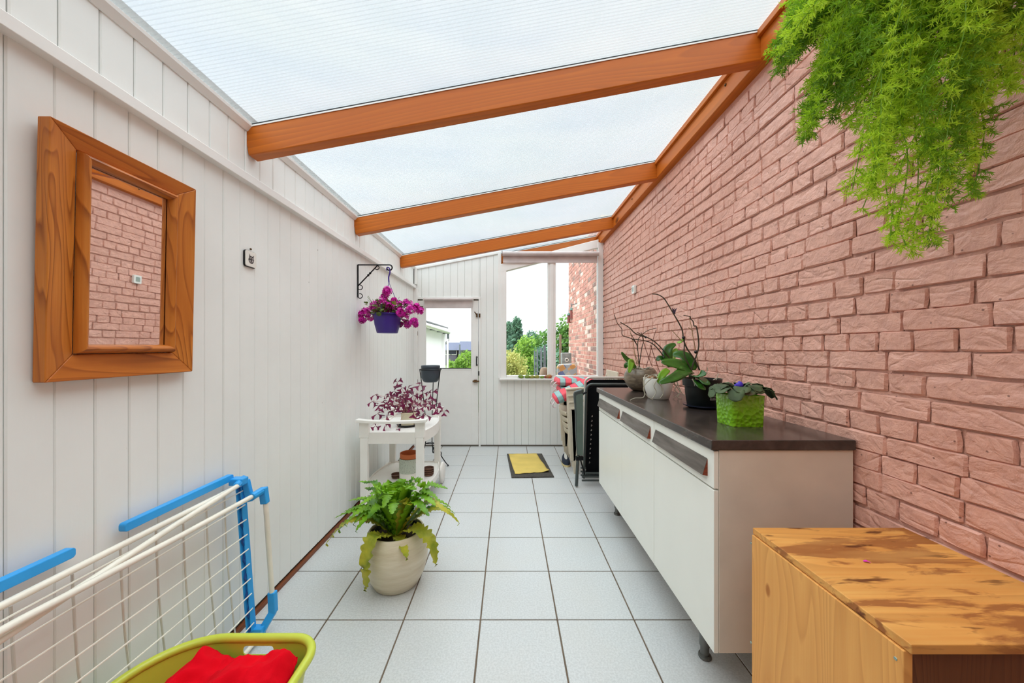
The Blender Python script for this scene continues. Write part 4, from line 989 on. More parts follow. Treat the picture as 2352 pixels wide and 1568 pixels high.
WT = .972
def tubes(name, mat, paths, parent, r=.003, n=6, taper=.6):
    for P in paths:
        Q = smoothpath(P, 5); rs = [r * (1 - (1 - taper) * i / (len(Q) - 1)) for i in range(len(Q))]
        MB().tube(Q, rs, n).build(name, M[mat], parent, True)
def oleaf(parent, P, wd, mat='orchid', up=(0, -.75, .65), fold=.16):
    Q = smoothpath(P, 5); n = len(Q); W = [wd * (math.sin(math.pi * min(1, (i + .6) / (n - .2)) ** .75) ** .6) + .0015 for i in range(n)]; W[-1] = .001
    o_ = MB().leaf(Q, W, up, fold).build('leaf', M[mat], parent, True, fixn=False, ang=90)
    s_ = o_.modifiers.new('thick', 'SOLIDIFY'); s_.thickness = .0022; return o_
def orchid_brown():
    Y = 2.68; c = Vector((xu(1472, Y), Y, WT)); rt = empty('potted_orchid', c, 'bare-stemmed orchid in a round marbled brown pot', 'potted plant', 'orchids on the worktop')
    MB().lathe([(.05, 0), (.065, .004), (.100, .035), (.122, .08), (.122, .115), (.108, .15), (.096, .165), (.090, .165), (.10, .14), (.105, .1)], c, 48).build('pot', M['brown_pot'], rt, True, ang=60)
    MB().lathe([(.002, .145), (.098, .145)], c, 24, cap0=False).build('bark', M['soil'], rt)
    A = lambda u, v, d=0: at(u, v, Y + d)
    tubes('dry_stem', 'stemg', [[A(1468,845), A(1466,815), A(1462,790), A(1448,765)], [A(1467,845), A(1474,800), A(1478,780), A(1472,762)], [A(1464,805), A(1466,780), A(1475,768), A(1490,758), A(1508,753)],
        [A(1462,790,-.02), A(1452,778,-.02), A(1430,770,-.02), A(1428,755,-.02), A(1418,742,-.03), A(1411,722,-.03)]], rt, .0036)
    tubes('tan_stem', 'stemt', [[A(1464,840), A(1458,815), A(1455,790), A(1449,768), A(1446,752)], [A(1470,842), A(1461,820), A(1457,805)]], rt, .003)
    oleaf(rt, [A(1460,845), A(1448,832), A(1437,822), A(1427,808)], .022, 'orchid'); oleaf(rt, [A(1455,842,-.03), A(1450,830,-.07), A(1448,842,-.10), A(1445,856,-.12)], .022, 'orchid_l', (0, -1, .4)); oleaf(rt, [A(1462,846), A(1442,836,.02), A(1436,845,.03)], .02)
    rr = random.Random(3); P = []
    for k in range(10):
        a = rr.random() * 6.28; r_ = rr.uniform(.04, .1); P.append([c + Vector((math.cos(a) * .03, math.sin(a) * .03, .16)), c + Vector((math.cos(a) * r_, math.sin(a) * r_, .18)), c + Vector((math.cos(a + .7) * .1, math.sin(a + .7) * .1, .162))])
    tubes('aerial_root', 'root', P, rt, .0025)
orchid_brown()
def orchid_white():
    Y = 2.27; c = Vector((xu(1512, Y), Y, WT)); rt = empty('potted_orchid', c, 'orchid with trailing pale roots in a plain white pot', 'potted plant', 'orchids on the worktop')
    MB().lathe([(.058, 0), (.063, .003), (.078, .05), (.089, .10), (.091, .132), (.086, .132), (.083, .10), (.07, .06)], c, 44).build('pot', M['ceramic'], rt, True, ang=60)
    MB().lathe([(.002, .118), (.084, .118)], c, 24, cap0=False).build('bark', M['soil'], rt)
    A = lambda u, v, d=0: at(u, v, Y + d)
    tubes('flower_spike', 'stemg', [[A(1538,838), A(1528,825), A(1517,808), A(1500,790), A(1480,782), A(1450,778)], [A(1545,838), A(1535,818), A(1515,795), A(1500,782), A(1483,773), A(1463,763)], [A(1483,774), A(1460,766), A(1445,752), A(1425,740)]], rt, .0042)
    tubes('stake', 'stake', [[A(1518,862), A(1505,825), A(1494,792)], [A(1484,842), A(1492,815), A(1500,780), A(1507,757)], [A(1498,842), A(1488,815), A(1478,785), A(1474,765)]], rt, .002, taper=1)
    for (u, v) in ((1483, 774), (1524, 820)): MB().ball(A(u, v), .008, 8, 6).build('clip', M['clip'], rt, True)
    oleaf(rt, [A(1540,842), A(1533,820), A(1535,800,.02), A(1552,789,.04)], .030); oleaf(rt, [A(1536,838), A(1525,826), A(1515,822), A(1508,828)], .020)
    oleaf(rt, [A(1540,840), A(1545,815,.03), A(1555,800,.05)], .02, 'orchid_l'); oleaf(rt, [A(1535,848,-.05), A(1520,862,-.09), A(1512,880,-.1)], .02, 'orchid_l')
    rr = random.Random(8); P = []
    for k in range(9):
        a = rr.uniform(0, 6.28); P.append([c + Vector((math.cos(a) * .03, math.sin(a) * .03, .125)), c + Vector((math.cos(a) * .07, math.sin(a) * .07, .15)), c + Vector((math.cos(a + .4) * .094, math.sin(a + .4) * .094, .13)), c + Vector((math.cos(a + .5) * .098, math.sin(a + .5) * .098, .06 + rr.uniform(-.03, .03)))])
    for (pts) in ([(1492,862),(1478,875),(1480,895),(1478,912),(1458,914),(1447,919)], [(1500,866),(1484,880),(1478,895),(1487,910),(1500,918)], [(1512,868),(1502,885),(1507,900),(1498,915)], [(1514,880),(1522,893),(1523,905),(1516,914)]):
        P.append([A(u, v, -.10) for u, v in pts])
    for (pts) in ([(1548,865),(1556,880),(1550,895),(1558,905),(1545,915)], [(1552,868),(1560,890),(1568,905),(1574,908)], [(1545,870),(1552,885),(1562,900),(1556,912),(1566,918)]):
        P.append([A(u, v, -.02) for u, v in pts])
    for path in P:
        for p in path: p.z = max(p.z, WT + .003)
    tubes('aerial_root', 'root', P, rt, .0032)
    b = MB()
    for k in range(26): b.tube([c + Vector((rr.uniform(-.06, .06), rr.uniform(-.06, .06), .12)), c + Vector((rr.uniform(-.07, .07), rr.uniform(-.07, .07), .14)), c + Vector((rr.uniform(-.07, .07), rr.uniform(-.07, .07), .125))], .0035, 5)
    b.build('root_tangle', plain('brown_root', S(150, 112, 78), .8, var=.2), rt)['kind'] = 'stuff'
orchid_white()
def orchid_black():
    Y = 1.93; c = Vector((xu(1612, Y), Y, WT)); rt = empty('potted_orchid', c, 'broad-leaved orchid in a black plastic pot on dark saucer', 'potted plant', 'orchids on the worktop')
    MB().lathe([(.05, .002), (.065, .001), (.092, .012), (.094, .018), (.088, .018), (.066, .008), (.02, .007)], c, 44).build('saucer', M['navy'], rt, True)
    MB().lathe([(.070, .009), (.073, .012), (.083, .085), (.085, .118), (.095, .120), (.097, .158), (.092, .158), (.086, .12), (.076, .05)], c, 44).build('pot', M['blackpot'], rt, True, ang=40)
    MB().lathe([(.002, .14), (.09, .14)], c, 24, cap0=False).build('bark', M['soil'], rt)
    # printed white label: outline box, emblem and two lines of text wrapped on the cone
    a0 = math.radians(-90)
    def wrap(sx, sz):
        sx = sx * 1.3 - .006; sz = .078 + (sz - .074) * 1.3
        r_ = .0805 + (sz - .06) * .12; a = a0 + (sx + .012) / r_; return c + Vector((math.cos(a) * (r_ + .0012), math.sin(a) * (r_ + .0012), sz))
    b = MB()
    def strip(x0, x1, z0, z1, n=6):
        vs = []; 
        for i in range(n + 1):
            x = x0 + (x1 - x0) * i / n; vs += [wrap(x, z0), wrap(x, z1)]
        b.add(vs, [(2*i, 2*i + 2, 2*i + 3, 2*i + 1) for i in range(n)])
    for (x0, x1, z0, z1) in ((-.005, .055, .0932, .0943), (-.005, .055, .0540, .0551), (-.005, -.0038, .054, .094), (.0538, .055, .054, .094), (-.003, .014, .0895, .0900), (-.003, .014, .0775, .0780), (-.003, -.0025, .0775, .09), (.0135, .014, .0775, .09)): strip(x0, x1, z0, z1)
    for i in range(12):
        a = i * math.pi / 6; strip(.0055 + .004 * math.cos(a) - .0005, .0055 + .004 * math.cos(a) + .0005, .0837 + .004 * math.sin(a) - .0005, .0837 + .004 * math.sin(a) + .0005, 1)
    lb = b.build('label', M['ceramic'], rt, fixn=False)
    for (txt, x, z, h) in (('Plant Passport', .017, .084, .0062), ('A Phalaenopsis', -.002, .0665, .0056), ('B 10483  C 2021  D NL', -.002, .0575, .0052)):
        cu = bpy.data.curves.new('text', 'FONT'); cu.body = txt; cu.size = h; to = bpy.data.objects.new('text', cu); SC.collection.objects.link(to)
        bpy.context.view_layer.update(); me = bpy.data.meshes.new_from_object(to.evaluated_get(bpy.context.evaluated_depsgraph_get())); bpy.data.objects.remove(to)
        for v_ in me.vertices: v_.co = wrap(x + v_.co.x, z + v_.co.y) - wloc(lb)
        me.materials.clear(); me.materials.append(M['ceramic']); lt = bpy.data.objects.new('lettering', me); SC.collection.objects.link(lt); lt.parent = lb
    A = lambda u, v, d=0: at(u, v, Y + d)
    tubes('flower_spike', 'stemg', [[A(1607,850), A(1595,825), A(1578,800), A(1570,780), A(1566,755), A(1548,722), A(1535,700), A(1524,684), A(1510,676), A(1498,675)], [A(1590,855), A(1583,840), A(1572,815), A(1572,790), A(1572,775)],
        [A(1588,850), A(1592,835), A(1600,815), A(1605,790), A(1600,752), A(1594,748), A(1592,738), A(1586,732), A(1585,727), A(1570,724)]], rt, .0042)
    tubes('tan_stem', 'stemt', [[A(1606,850), A(1600,815), A(1592,775), A(1588,750), A(1583,728)], [A(1568,785), A(1556,772), A(1542,757)], [A(1592,760), A(1581,752)]], rt, .0028)
    for (u, v) in ((1570, 775), (1598, 808)): MB().ball(A(u, v), .009, 8, 6).build('clip', M['clip'], rt, True)
    b = MB()
    for k in range(5): b.add([A(1545, 716), A(1543 + k * 3, 706 + (k % 2) * 12, -.01), A(1549, 712 + k * 3, .01)], [(0, 1, 2)])
    b.build('withered_flower', plain('withered', S(90, 80, 110), .8), rt, fixn=False)
    for (P, wd, mt) in (([(1588,852),(1572,842,-.03),(1545,835,-.06),(1519,832,-.08)], .037, 'orchid'), ([(1590,850),(1582,828,.02),(1565,815,.04),(1545,815,.05)], .036, 'orchid'), ([(1590,852),(1575,850,-.06),(1555,865,-.12),(1536,877,-.14)], .028, 'orchid'),
        ([(1588,855),(1568,855,-.08),(1545,868,-.15),(1513,880,-.18)], .024, 'orchid'), ([(1588,866),(1600,862,-.06),(1612,858,-.09),(1622,856,-.1)], .026, 'orchid'), ([(1598,862),(1612,870,-.08),(1620,878,-.12),(1632,880,-.13)], .022, 'orchid'),
        ([(1600,868),(1604,880,-.1),(1612,888,-.12),(1622,893,-.12)], .020, 'orchid'), ([(1570,778),(1563,785,.02),(1555,786,.03)], .008, 'orchid_l')):
        oleaf(rt, [A(*p) for p in P], wd, mt)
    tubes('aerial_root', 'root', [[A(1636,874), A(1645,872), A(1648,862), A(1652,858)], [A(1636,874), A(1648,868), A(1662,870)], [A(1590,870,-.1), A(1594,878,-.1), A(1596,886,-.1)], [A(1620,858), A(1625,850), A(1624,843)]], rt, .0028)
orchid_black()
def violet():
    Y = 1.50; rt = empty('potted_violet', (xu(1700, Y), Y, WT), 'african violet in a dimpled lime green square pot', 'potted plant')
    c = wloc(rt); P0 = Vector((.9206, 1.457)); ang = math.radians(14)
    w_, d_, h_ = .134, .105, .128; ux = Vector((math.cos(-.03), math.sin(-.03))); uy = Vector((-.12, .99)).normalized()
    def foot(k): 
        o_ = []; cc = P0 + ux * w_ / 2 + uy * d_ / 2
        for (x, y) in rrect(0, 0, w_ * k, d_ * k, .012, 5): q = cc + ux * x + uy * y; o_.append(q)
        return o_
    b = MB(); prof = [(.94, .0), (.96, .003), (1.0, .10), (1.02, h_), (.95, h_), (.93, .09)]
    n = len(foot(1)); vs = []
    for (k, z) in prof: vs += [(q.x, q.y, WT + z) for q in foot(k)]
    fs = [(a*n + i, a*n + (i+1) % n, (a+1)*n + (i+1) % n, (a+1)*n + i) for a in range(len(prof) - 1) for i in range(n)] + [tuple(range(n))[::-1], tuple((len(prof)-1)*n + i for i in range(n))]
    b.add(vs, fs).build('pot', M['green_pot'], rt, True, ang=50)
    cc = P0 + ux * w_ / 2 + uy * d_ / 2; rr = random.Random(2); top = Vector((cc.x, cc.y, WT + h_))
    for k in range(22):
        a = k * 2.4 + rr.uniform(-.2, .2); L = .05 + .042 * math.sqrt(k / 22) + rr.uniform(-.008, .008); h = .045 - .022 * (k / 22); d = Vector((math.cos(a), math.sin(a) * .8, 0))
        P = [top + d * .01, top + d * L * .45 + Vector((0, 0, h * .8)), top + d * L + Vector((0, 0, h)), top + d * (L + .022) + Vector((0, 0, h - .006)), top + d * (L + .045) + Vector((0, 0, h - .022 - (k > 15) * .02))]
        Q = smoothpath(P, 4); n = len(Q); W = [.003 if i < n * .35 else .028 * math.sin(math.pi * (i - n * .33) / (n * .68)) ** .6 + .002 for i in range(n)]; W[-1] = .003
        o_ = MB().leaf(Q, W, (0, 0, 1), .12, .05, 1.5, k).build('leaf', M['violetleaf'], rt, True, fixn=False, ang=90); s_ = o_.modifiers.new('thick', 'SOLIDIFY'); s_.thickness = .002
    b = MB(); p = at(1697, 884, 1.47)
    for i in range(12):
        d = Vector((rr.gauss(0, 1), rr.gauss(0, 1), rr.gauss(0, 1))).normalized(); b.ball(p + d * .012, .009, 8, 5, (1, 1, .5), d.to_track_quat('Z', 'Y').to_matrix())
    b.build('flower', M['violetp'], rt, True)
violet()

# ---- thermometer on the brick wall
yy, zz = 3.46, 1.862; rt = empty('thermometer', (XR, yy, zz), 'small white square thermometer box high on the pink brick wall', 'thermometer')
MB().prism([(yy + x, zz + z) for x, z in rrect(0, 0, .072, .080, .008)], XR - .028, XR - .006, 'x').build('case', M['ceramic'], rt, bevel=.002)
MB().prism([(yy + x, zz + z) for x, z in rrect(0, .0, .040, .044, .003)], XR - .029, XR - .0278, 'x').build('display', plain('grey_display', S(150, 160, 150), .3), rt)

# ---- blinds
def blind(x0, x1, zt_, r, zb, y, label, seg):
    rt = empty('roller_blind', ((x0 + x1) / 2, y, zb), label, 'blind', None)
    MB().tube([(x0, y, zt_ - r), (x1, y, zt_ - r)], r, 20).build('roller', M['blindfab'], rt, True)
    MB().box(x0 + .008, x1 - .008, y + r - .003, y + r - .001, zb, zt_ - r).build('blind_cloth', M['blindfab'], rt)
    MB().box(x0 + .008, x1 - .008, y + r - .007, y + r + .003, zb - .012, zb + .006).build('bottom_bar', M['blindfab'], rt, bevel=.003)
    for x in (x0 - .006, x1 + .001): MB().box(x, x + .005, y - r * .9, y + r + .012, zt_ - 2.0 * r, zt_ + .004).build('end_bracket', M['brass'] if seg and x < x1 else M['white'], rt)
Yb = YE - .075; blind(xu(1154, Yb), xu(1375, Yb), zv(577, Yb), .030, zv(600, Yb), Yb, 'rolled-up beige roller blind across the tall window', True)
Yb = YE - .035; blind(xu(973, Yb), xu(1086, Yb), zv(684, Yb), .018, zv(705, Yb), Yb, 'short rolled-up grey blind on the white door', False)

# ---- mangoes on the sill
mg = [(1196.5, 'green', 'leftmost green mango on the window sill', 1.05), (1211, 'green', 'second mango from the left on the window sill', 1), (1221.5, 'yg', 'yellow-green mango in the middle of the sill row', .95), (1233, 'yg', 'yellow-green mango left of the small green fruit', 1), (1245, 'green', 'small bright green fruit beside the red mangoes', .78), (1255, 'rg', 'red mango peeking from behind the rightmost one', .9), (1261, 'red', 'rightmost red and green mango on the window sill', 1.12)]
mm = {'green': plain('green_mango', S(120, 150, 50), .4, var=.2, vscale=30), 'yg': plain('olive_mango', S(158, 158, 70), .4, var=.2, vscale=30), 'red': leafm('red_mango', S(110, 140, 50), S(196, 96, 70), S(200, 80, 60), 14, .35, 0), 'rg': plain('rosy_mango', S(170, 76, 60), .4, var=.3, vscale=30)}
for k, (u, c_, lab, s_) in enumerate(mg):
    Y = YE - .048 + (.02 if c_ == 'rg' else 0); r_ = .026 * s_; z = WZ0 + r_ * .86
    rt = empty('mango', (xu(u, Y), Y, WZ0), lab, 'fruit', 'mangoes on the window sill')
    MB().ball((xu(u, Y), Y, z), r_, 16, 10, (1.35, 1.0, .86), Matrix.Rotation(R.uniform(-.2, .2), 3, 'Y'), .06).build('fruit_body', mm[c_], rt, True)
    MB().tube([(xu(u, Y) + r_ * 1.2, Y, z + .004), (xu(u, Y) + r_ * 1.2 + .008, Y, z + .008)], .002, 6).build('stalk', M['stemg'], rt)

# ---- mat and cloth
b = MB(); q = [(-.020, 4.30), (.405, 4.31), (.455, 3.54), (.030, 3.52)]
b.prism(q, .0005, .010); tag(b.build('door_mat', M['mat'], None, bevel=.002), 'dark grey door mat on the tiles under a yellow cloth', 'mat')
nx = 18; vs = []; C4 = [(.000, 4.27), (.335, 4.29), (.42, 3.66), (.065, 3.60)]
for j in range(nx + 1):
    for i in range(nx + 1):
        a, c = i / nx, j / nx; x = (C4[0][0]*(1-a) + C4[1][0]*a)*(1-c) + (C4[3][0]*(1-a) + C4[2][0]*a)*c; y = (C4[0][1]*(1-a) + C4[1][1]*a)*(1-c) + (C4[3][1]*(1-a) + C4[2][1]*a)*c
        x += .008 * noise.noise(Vector((c * 4, a * 2, 3))); y += .010 * noise.noise(Vector((a * 4, c * 2, 8)))
        z = .013 + .005 * abs(noise.noise(Vector((x * 9, y * 5, 0)))) + (.022 * max(0, a - .8) * 5 * max(0, c - .85) * 6) + .004 * math.exp(-((a - .55) ** 2) / .002) * c
        vs.append((x, y, z))
o_ = MB().add(vs, [(j*(nx+1)+i, j*(nx+1)+i+1, (j+1)*(nx+1)+i+1, (j+1)*(nx+1)+i) for j in range(nx) for i in range(nx)]).build('floor_cloth', M['cloth_y'], None, True, ang=180)
s_ = o_.modifiers.new('thick', 'SOLIDIFY'); s_.thickness = .003; tag(o_, 'yellow cleaning cloth spread over the dark grey door mat', 'cloth')

# ---- stack of garden chairs
def mono_chair():
    rt = empty('garden_chair', (0, 0, 0), 'beige plastic garden chair, lowest of the stack beside window', 'chair', 'stacked beige garden chairs')
    for s_ in (-1, 1):
        y = s_ * .265
        b = MB(); b.prism([(-.235, 0), (-.185, 0), (-.135, .665), (-.255, .68), (-.262, .66)], y - .014, y + .014, 'y'); b.build('leg', M['mono'], rt, bevel=.004)
        b = MB(); b.prism([(.235, 0), (.275, 0), (.235, .43), (.17, .43)], y * .93 - .012, y * .93 + .012, 'y'); b.build('leg', M['mono'], rt, bevel=.004)
        b = MB(); vs = []; P = [(-.27, .672), (-.12, .685), (.05, .68), (.2, .66), (.265, .60)]
        for (x, z) in P: vs += [(x, y - .028, z - .012), (x, y + .028, z - .012), (x, y + .028, z + .006), (x, y - .028, z + .006)]
        n = len(P); b.add(vs, [(i*4+k, i*4+(k+1) % 4, (i+1)*4+(k+1) % 4, (i+1)*4+k) for i in range(n-1) for k in range(4)] + [(0,1,2,3), (n*4-1, n*4-2, n*4-3, n*4-4)]); b.build('armrest', M['mono'], rt, bevel=.004)
    # seat with a bowed front apron
    nx, ny = 10, 12; vs = []
    for i in range(nx + 1):
        for j in range(ny + 1):
            t_ = i / nx; s2 = j / ny * 2 - 1; x = -.26 + .45 * t_ - .03 * (1 - s2 * s2) * (1 - t_); z = .425 - .012 * math.sin(math.pi * t_) * (1 - s2 * s2) - .018 * t_
            if i == 0: z -= .055 - .02 * s2 * s2; x += .004
            if i == 1: x = -.262 - .03 * (1 - s2 * s2); z = .428
            vs.append((x, s2 * .245, z))
    o_ = MB().add(vs, [(i*(ny+1)+j, i*(ny+1)+j+1, (i+1)*(ny+1)+j+1, (i+1)*(ny+1)+j) for i in range(nx) for j in range(ny)]).build('seat', M['mono'], rt, True, ang=50); m_ = o_.modifiers.new('t', 'SOLIDIFY'); m_.thickness = .006
    br = empty('backrest', (0, 0, 0), parent=rt)
    bpy.data.objects.remove(br)
    b = MB(); 
    for s_ in (-1, 1): b.bar((.19, s_ * .225, .42), (.288, s_ * .20, .80), .035, .016, (1, 0, 0))
    b.bar((.288, -.215, .805), (.288, .215, .805), .016, .075, (0, 0, 1)); b.bar((.20, -.22, .50), (.20, .22, .50), .014, .035, (0, 0, 1))
    b.build('back_frame', M['mono'], rt, bevel=.005)
    for k in range(5):
        y = -.14 + k * .07; MB().bar((.20, y, .50), (.285, y, .78), .034, .008, (1, 0, 0)).build('slat', M['mono'], rt, bevel=.002)
    return rt
ch0 = mono_chair(); names = ['lowest', 'second lowest', 'second highest', 'topmost']
for k in range(4):
    c_ = ch0 if k == 0 else copy_tree(ch0)
    c_.location = (.905 - .016 * k, 3.915 + .004 * (k % 2), .066 * k); c_['label'] = 'beige plastic garden chair, %s of the stack beside the window' % names[k]
def cushion(name, loc, size, rot, label, seed, bend=0):
    rt = empty(name, loc, label, 'cushion', 'striped chair cushions'); rt.rotation_euler = rot; nx, ny = 28, 16; vs = []
    for side in (1, -1):
        for i in range(nx + 1):
            for j in range(ny + 1):
                a, c = i / nx * 2 - 1, j / ny * 2 - 1; e = (1 - abs(a) ** 12) ** .4 * (1 - abs(c) ** 8) ** .4
                z = side * size[2] / 2 * (e + .0) + .006 * noise.noise(Vector((a * 3 + seed, c * 3, side))) * e; k = 1 - .03 * (1 - e)
                x = a * size[0] / 2 * k; y = c * size[1] / 2 * k
                z -= bend * (x ** 2)
                vs.append((x, y, z))
    n = (nx + 1) * (ny + 1); fs = [(i*(ny+1)+j, i*(ny+1)+j+1, (i+1)*(ny+1)+j+1, (i+1)*(ny+1)+j) for i in range(nx) for j in range(ny)]
    fs += [tuple(q + n for q in f)[::-1] for f in fs]
    MB().add(vs, fs).build('cushion_body', M['stripe'], rt, True, local=True, ang=70)
    b = MB(); 
    for (x, y) in ((-size[0] / 2, -size[1] * .3), (-size[0] / 2, size[1] * .25)): b.tube(smoothpath([(x, y, 0), (x - .03, y - .01, -.02), (x - .035, y + .01, -.06), (x - .01, y, -.075)], 4), .006, 6)
    b.build('ties', plain('pink_white_tie', S(236, 220, 224), .8), rt, True, local=True)
cushion('chair_cushion', (.735, 4.0, .915), (.42, .34, .085), (0, .02, .03), 'upper coral and teal striped cushion folded flat on the chair stack', 1)
cushion('chair_cushion', (.75, 4.0, .825), (.40, .34, .085), (.0, 0, 0), 'middle coral and teal striped cushion under the flat folded one', 2)
cushion('chair_cushion', (.675, 3.77, .835), (.44, .15, .09), (math.radians(20), -.42, .05), 'rolled coral and teal striped cushion slanting down in front', 5)

# ---- trainer shoe
Y = 3.88; c = Vector((xu(1296, Y), Y, 0)); rt = empty('shoe', c, 'navy and white shoe with pale sole under stacked chairs', 'shoe')
b = MB(); L = .25
def shoe_ring(z, k, dz=0): return [(c.x + .028 - math.sin(a) * .045 * k * (1 - .15 * math.cos(a)), c.y + .08 + math.cos(a) * L/2 * k, z + dz * math.cos(a)) for a in [i * math.pi / 10 for i in range(20)]]
def loft(rings, cap=True):
    n = len(rings[0]); vs = [p for r_ in rings for p in r_]; fs = [(a*n+i, a*n+(i+1) % n, (a+1)*n+(i+1) % n, (a+1)*n+i) for a in range(len(rings)-1) for i in range(n)]
    return vs, fs + [tuple(range(n))[::-1], tuple((len(rings)-1)*n+i for i in range(n))]
MB().add(*loft([shoe_ring(0, 1), shoe_ring(.022, 1.02)])).build('sole', plain('cream_sole', S(226, 206, 150), .6), rt, True, ang=40)
MB().add(*loft([shoe_ring(.022, .98), shoe_ring(.05, .93, .01), shoe_ring(.07, .75, .016), shoe_ring(.078, .5, .02)])).build('upper', plain('navy_canvas', S(30, 40, 58), .8), rt, True, ang=60)
MB().add(*loft([shoe_ring(.06, .42, .02), shoe_ring(.085, .36, .02)])).build('collar', M['ceramic'], rt, True, ang=40)

# ---- folded recliners
def recliner(Y, xl, xr, zt_, label, tube_m, fabric=True):
    rt = empty('folding_recliner', ((xl + xr) / 2, Y, 0), label, 'folding chair', 'folded recliners beside the cabinets')
    r_ = .012; P = []
    P += [Vector((xl - .025, Y, .06)), Vector((xl - .01, Y, zt_ * .5)), Vector((xl, Y, zt_ - .06))] + arc((xl + .055, Y, zt_ - .055), .055, math.pi, math.pi / 2, 8) + arc((xr - .055, Y, zt_ - .055), .055, math.pi / 2, 0, 8) + [Vector((xr + .02, Y, .06))]
    MB().tube(P, r_, 10).build('frame_tube', M[tube_m], rt, True)
    if fabric:
        q = [(xl - .005, .10), (xr + .005, .10), (xr - .012, zt_ - .05), (xr - .06, zt_ - .018), (xl + .06, zt_ - .018), (xl + .014, zt_ - .05)]
        MB().prism(q, Y - .004, Y + .004, 'y').build('sling', M['blackfab'], rt)
        for k in range(11):
            z = zv(955 + k * 10.6, Y); x = xu(1359 - k * .6, Y)
            MB().tube(arc((x, Y - .008, z), .006, -2.2, 1.6, 8), .0017, 5).build('lace_loop', M['paletube'], rt, True)
    for z in (.05, .085, .12): MB().tube([(xl - .05, Y - .03, z), (xr + .02, Y - .03, z)], .009, 8).build('cross_bar', M['greytube'], rt, True)
    return rt
rt = recliner(3.36, xu(1347, 3.36), 1.17, zv(882, 3.36), 'folded black mesh recliner with grey tube frame beside cabinets', 'greytube')
Y = 3.30; q = [(1317, 905), (1319, 899), (1326, 896), (1337, 893), (1338, 900), (1338.5, 960), (1338, 1046), (1325, 1044), (1321, 985), (1321, 950)]
MB().prism([(xu(u, Y), zv(v, Y)) for u, v in q], Y - .022, Y + .022, 'y').build('armrest', M['greytube'], rt, bevel=.009)
q = [(1322, 908), (1326, 905), (1338, 903), (1338, 1044), (1326, 1042), (1323, 985), (1323, 950)]
MB().prism([(xu(u, Y), zv(v, Y)) for u, v in q], Y - .028, Y - .0221, 'y').build('armrest_pad', M['sage'], rt, bevel=.002)
MB().tube([at(1328, 1045, Y), at(1326, 1070, Y), (xu(1324, Y), Y, .012)], [.014, .014, .016], 10).build('leg', M['greytube'], rt, True)
b = MB(); b.obox(at(1331, 1052, Y), (.07, .03, .035)); b.tube([at(1332, 1050, Y), at(1343, 1090, Y)], .007, 8); b.build('hinge_bracket', M['bracket'], rt, bevel=.003)
MB().tube([at(1338, 905, Y), at(1347, 900, Y)], .010, 8).build('arm_link', M['bracket'], rt, True)
rt = recliner(3.50, xu(1344, 3.50), 1.19, zv(867, 3.50), 'second folded recliner with pale tube frame behind the black one', 'paletube')

